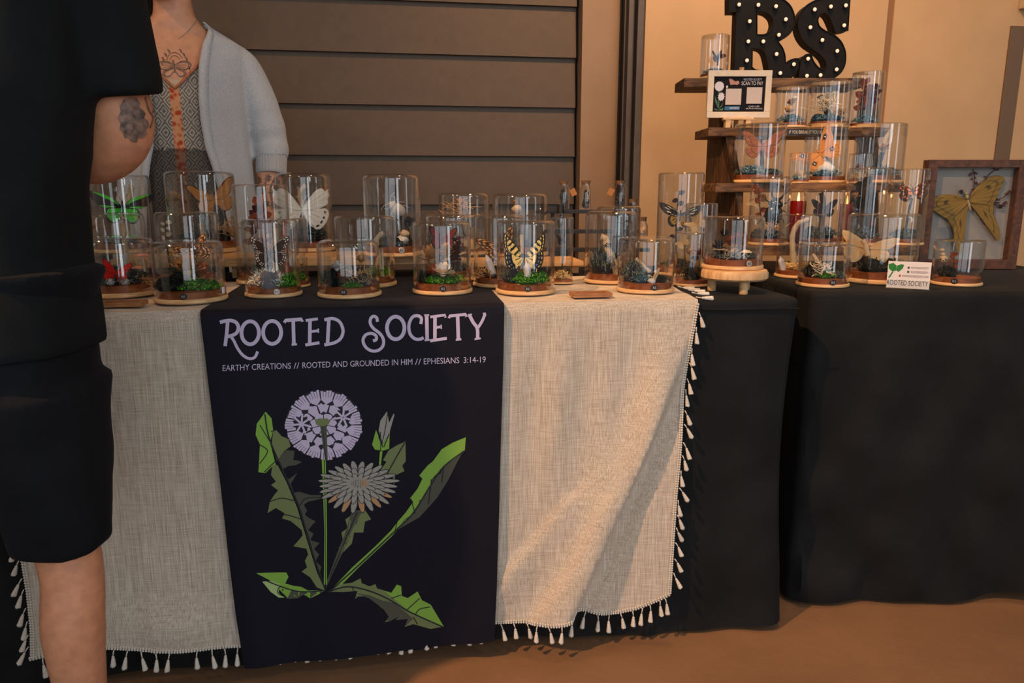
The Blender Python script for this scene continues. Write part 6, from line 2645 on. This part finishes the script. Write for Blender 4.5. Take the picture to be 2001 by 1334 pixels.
sheet('camisole', [-1.0 + 2.0 * k / 30 for k in range(31)], cami, 20, M['camisole'], .001, WR)
bl = bpy.data.materials.new('patterned blouse')
bl.use_nodes = True
nt = bl.node_tree
N_, L_ = nt.nodes.new, nt.links.new
tc = N_('ShaderNodeTexCoord')
sx = N_('ShaderNodeSeparateXYZ')
L_(tc.outputs['Object'], sx.inputs[0])


def math_(op, a, b=None, c=None):
    n = N_('ShaderNodeMath')
    n.operation = op
    for i, q in enumerate((a, b, c)):
        if q is None:
            continue
        if isinstance(q, (int, float)):
            n.inputs[i].default_value = q
        else:
            L_(q, n.inputs[i])
    return n.outputs[0]


# nested lozenges: |x| + |z| repeats
fx = math_('PINGPONG', math_('MULTIPLY', sx.outputs[0], 1.0), .017)
fz = math_('PINGPONG', math_('MULTIPLY', sx.outputs[2], 1.0), .028)
dd = math_('ADD', math_('DIVIDE', fx, .021), math_('DIVIDE', fz, .028))
nz_ = N_('ShaderNodeTexNoise')
nz_.inputs['Scale'].default_value = 120
L_(tc.outputs['Object'], nz_.inputs['Vector'])
dd = math_('ADD', dd, math_('MULTIPLY', nz_.outputs['Fac'], .35))
st_ = math_('SINE', math_('MULTIPLY', dd, 15))
r = N_('ShaderNodeValToRGB')
r.color_ramp.elements[0].position, r.color_ramp.elements[1].position = .35, .62
r.color_ramp.elements[0].color, r.color_ramp.elements[1].color = rgb(104, 98, 94), rgb(176, 164, 150)
L_(math_('MULTIPLY_ADD', st_, .5, .5), r.inputs[0])
# warm vertical bands
band = math_('LESS_THAN', math_('ABSOLUTE', math_('SUBTRACT', sx.outputs[0], -.002)), .013)
vor = N_('ShaderNodeTexVoronoi')
vor.inputs['Scale'].default_value = 70
L_(tc.outputs['Object'], vor.inputs['Vector'])
r2 = N_('ShaderNodeValToRGB')
r2.color_ramp.elements[0].position, r2.color_ramp.elements[1].position = .3, .6
r2.color_ramp.elements[0].color, r2.color_ramp.elements[1].color = rgb(178, 64, 26), rgb(214, 150, 106)
L_(vor.outputs['Distance'], r2.inputs[0])
mxn = N_('ShaderNodeMix')
mxn.data_type = 'RGBA'
L_(band, mxn.inputs[0])
L_(r.outputs[0], mxn.inputs[6])
L_(r2.outputs[0], mxn.inputs[7])
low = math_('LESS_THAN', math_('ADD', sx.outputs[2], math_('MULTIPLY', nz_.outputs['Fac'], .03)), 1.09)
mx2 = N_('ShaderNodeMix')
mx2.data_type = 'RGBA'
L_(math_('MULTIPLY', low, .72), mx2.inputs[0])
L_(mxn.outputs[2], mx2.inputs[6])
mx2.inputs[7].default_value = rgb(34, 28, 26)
pb = nt.nodes['Principled BSDF']
pb.inputs['Roughness'].default_value = .85
L_(mx2.outputs[2], pb.inputs['Base Color'])


def blouse(phi, v):
    x = abs(sin(phi)) * .17
    zt = 1.238 + x * 1.35 if cos(phi) > 0 else 1.37
    zt = min(zt, 1.37)
    p = torp(.76 + (zt - .76) * v, phi, .009)
    p.y -= .003 * sin(phi * 30 + v * 4) * (1 - v)
    return p


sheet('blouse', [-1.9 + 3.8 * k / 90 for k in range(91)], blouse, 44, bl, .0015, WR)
# piping along the neckline
bm = bmesh.new()
tube(bm, [blouse(-.9 + 1.8 * k / 40, 1.0) + Vector((0, -.003, 0)) for k in range(41)], .0042, 8)
put('neckline_trim', bm, mat('rust piping', rgb(176, 110, 78), .8, var=.4, vscale=250), WR)
# cardigan
XE = [(.70, .115), (.95, .100), (1.03, .085), (1.08, .072), (1.15, .066), (1.22, .066), (1.30, .072), (1.36, .084), (1.40, .098), (1.46, .098)]


def cardi(u, v):
    z = .70 + (1.432 - .70) * v
    a, b = tor(z)
    flare = .030 * max(0, (1.15 - z) / .45)
    off = .019 + flare
    xe = min(interp(XE, z), (a + off) * .93)
    ph = math.asin(max(-1, min(1, xe / (a + off))) ** 1.15)
    phi = ph + (2 * pi - 2 * ph) * u
    p = torp(z, phi, off)
    wgt = exp(-((u) / .05) ** 2) + exp(-((1 - u) / .05) ** 2)
    p.y -= .012 * wgt * (1 if z < 1.38 else .4) + .004 * sin(u * 60 + z * 5) * max(0, min(1, (1.3 - z) * 3))
    return p


bm = bmesh.new()
nu, nv = 110, 60
grid = [[bm.verts.new(cardi(i / nu, j / nv)) for i in range(nu + 1)] for j in range(nv + 1)]
fs = []
for a, b in zip(grid, grid[1:]):
    for k in range(nu):
        fs.append(bm.faces.new((a[k], a[k + 1], b[k + 1], b[k])))
bmesh.ops.recalc_face_normals(bm, faces=bm.faces)
bmesh.ops.solidify(bm, geom=bm.faces[:], thickness=.011)
SL = [(.118, .004, 1.336, .060), (.165, .004, 1.305, .066), (.215, 0, 1.20, .060), (.238, 0, 1.11, .054), (.242, -.012, 1.055, .050)]
for s in (1, -1):
    P = SL if s > 0 else [(-.135, .004, 1.345, .066), (-.185, .004, 1.28, .064), (-.225, 0, 1.18, .057), (-.252, .028, 1.09, .052), (-.263, .026, 1.055, .050)]
    pts = catmull([p[:3] for p in P], 6)
    rr_ = []
    for a, b in zip(P, P[1:]):
        for k in range(6):
            rr_.append((a[3] + (b[3] - a[3]) * k / 6) * (1 + .03 * sin(len(rr_) * 1.3) * (len(rr_) > 12)))
    rr_.append(P[-1][3])
    tube(bm, pts, rr_, 26)
    ball(bm, pts[0], rr_[0], 0, 20, 14)
me = remesh(bm, .0058, 5, 'cardigan')
put_mesh('cardigan', me, M['knit'], WR)
for P in ([(.242, -.010, 1.066), (.240, -.018, 1.04), (.238, -.026, 1.008)], [(-.260, .028, 1.066), (-.271, .023, 1.04), (-.283, .020, 1.008)]):
    bm = bmesh.new()
    pts = catmull(P, 5)
    n = 60
    tube(bm, pts, [.0445, .0462, .046, .0458, .0455, .0453, .045, .045, .0448, .0446, .0425][:len(pts)], n)
    for i, v in enumerate(bm.verts):
        if i % 2:
            c = min(pts, key=lambda q: (q - v.co).length)
            v.co = c + (v.co - c) * .965
    put('ribbed_cuff', bm, M['rib'], WR)
# front band of the cardigan on both sides
for u0 in (0.0, 1.0):
    bm = bmesh.new()
    rows = []
    for j in range(61):
        v = j / 60
        uu = [u0 + (1 if u0 == 0 else -1) * q for q in (-.012, .004, .020)]
        rows.append([bm.verts.new(cardi(max(0, min(1, q)), v) + Vector(((0 if 0 <= q <= 1 else (-.006 if u0 == 0 else .006)), -.0035 if i != 0 else -.001, 0))) for i, q in enumerate(uu)])
    for a, b in zip(rows, rows[1:]):
        for k in range(2):
            bm.faces.new((a[k], a[k + 1], b[k + 1], b[k]))
    o = put('front_band', bm, M['knit'], WR)
    sm = o.modifiers.new('thickness', 'SOLIDIFY')
    sm.thickness = .003
# hair falling behind and over her right shoulder
bm = bmesh.new()
ball(bm, (-.012, -.008, 1.632), (.088, .104, .098), 0, 20, 14)
for k in range(26):
    a = 2.2 * k / 25 - .1
    x0, y0 = -.012 - .082 * cos(a * .9), .02 + .07 * sin(a)
    pts = [(x0, y0 - .02, 1.64), (x0 * 1.15, y0, 1.55), (x0 * 1.1 - .012, y0 * .8 - .02, 1.44), (x0 * 1.0 - .005 + .008 * sin(k), y0 * .5 - .055, 1.34), (x0 * .9, y0 * .3 - .085, 1.27 + .02 * sin(k * 2))]
    tube(bm, catmull(pts, 3), [.017, .017, .016, .016, .015, .015, .014, .013, .012, .011, .010, .008, .004][:13], 7)
put('hair', bm, M['hair'], WR)
bm = bmesh.new()
for s in (1, -1):
    ring_loft(bm, dense([(s * .09, .005, .05, .055, .06), (s * .09, .005, .4, .066, .075), (s * .088, 0, .72, .092, .115)], 4), 24)
ring_loft(bm, dense([(0, 0, .70, .182, .128), (0, 0, .84, .182, .126), (0, 0, .95, .163, .109)], 4), 36)
me = remesh(bm, .010, 3, 'trousers')
put_mesh('trousers', me, M['denim'], WR)
for s in (1, -1):
    bm = bmesh.new()
    tube(bm, [(s * .09, .065, .042), (s * .09, -.05, .040), (s * .09, -.14, .032), (s * .09, -.18, .024)], [.036, .044, .042, .024], 14)
    for v in bm.verts:
        v.co.z = max(.001, v.co.z)
    put('shoe', bm, M['tee'], WR)
# chest tattoo: a moth with crescent and sprigs
bvh, mw = world_bvh(wb, WR)
T = Print2D()


def ts(pts, w=1.5, sm=5, closed=False):
    T.stroke(pts, w, 0, 0, sm, closed)


ts([(338, 118), (340, 126), (342, 142)], 3.4)
for s in (1, -1):
    X_ = lambda x: 341 + s * x
    ts([(X_(1), 127), (X_(12), 121), (X_(24), 120), (X_(32), 125), (X_(28), 133), (X_(14), 137), (X_(2), 131)], 1.8)
    ts([(X_(2), 132), (X_(16), 139), (X_(20), 147), (X_(10), 149), (X_(2), 140)], 1.8)
    for q in range(6):
        ts([(X_(3), 129 + q), (X_(14 + 2 * q), 123 + 4.2 * q), (X_(25 - 1.5 * q), 123 + 4.6 * q)], .9)
    for q in range(5):
        a = .25 + q * .22
        cx_, cy_ = X_(4 + 24 * sin(a * 1.3)), 113 - 14 * cos(a * 1.1) + 6 * q
        ts([(cx_ - 2, cy_ - 3), (cx_ + 1, cy_), (cx_ + 2, cy_ + 4)], 2.6)
ts([(326, 118), (330, 108), (340, 103), (350, 106), (356, 114)], 1.2)
ts([(332, 117), (335, 111), (341, 109), (348, 112), (351, 117)], 1.0)
T.cut([300 + 8 * k for k in range(12)], [90 + 8 * k for k in range(9)])
skin_print('chest_tattoo', T, bvh, mw, WR, M['tattoo'])
T = Print2D()
for (x, y) in ((505, 352), (524, 348), (512, 372), (532, 376), (520, 398), (540, 356), (503, 392), (534, 402)):
    T.poly([(x + 8 * cos(2 * pi * k / 14) * (1 if k % 2 else .6), y + 9 * sin(2 * pi * k / 14) * (1 if k % 2 else .6)) for k in range(14)], 0)
for p in ([(498, 342), (502, 370), (500, 410)], [(520, 350), (518, 375), (524, 400)], [(538, 345), (528, 372), (536, 410)]):
    T.stroke(p, 3, 0, 0, 6)
T.cut([490 + 5 * k for k in range(14)], [335 + 6 * k for k in range(16)])
skin_print('forearm_tattoo', T, bvh, mw, WR, M['tattoo'])
# fine necklace with a small pendant
mi_ = mw.inverted()


def on_skin(px, py, lift=.002):
    d = ray(px, py).normalized()
    h, nrm, idx, dist = bvh.ray_cast(CAMP, d)
    return None if h is None else mi_ @ (h + nrm * lift)


bm = bmesh.new()
pp = [q for q in (on_skin(*p) for p in catmull([(399, 2, 0), (394, 18, 0), (389, 30, 0), (378, 48, 0), (364, 64, 0), (348, 76, 0)], 5) for p in [(p[0], p[1])]) if q is not None]
if len(pp) > 2:
    tube(bm, pp, .0009, 5)
    nk = put('necklace', bm, M['silver'], WR)
    q = on_skin(390, 28, .004)
    if q is not None:
        bm = bmesh.new()
        ball(bm, q, .0032, 0, 8, 6)
        put('pendant', bm, M['silver'], nk)
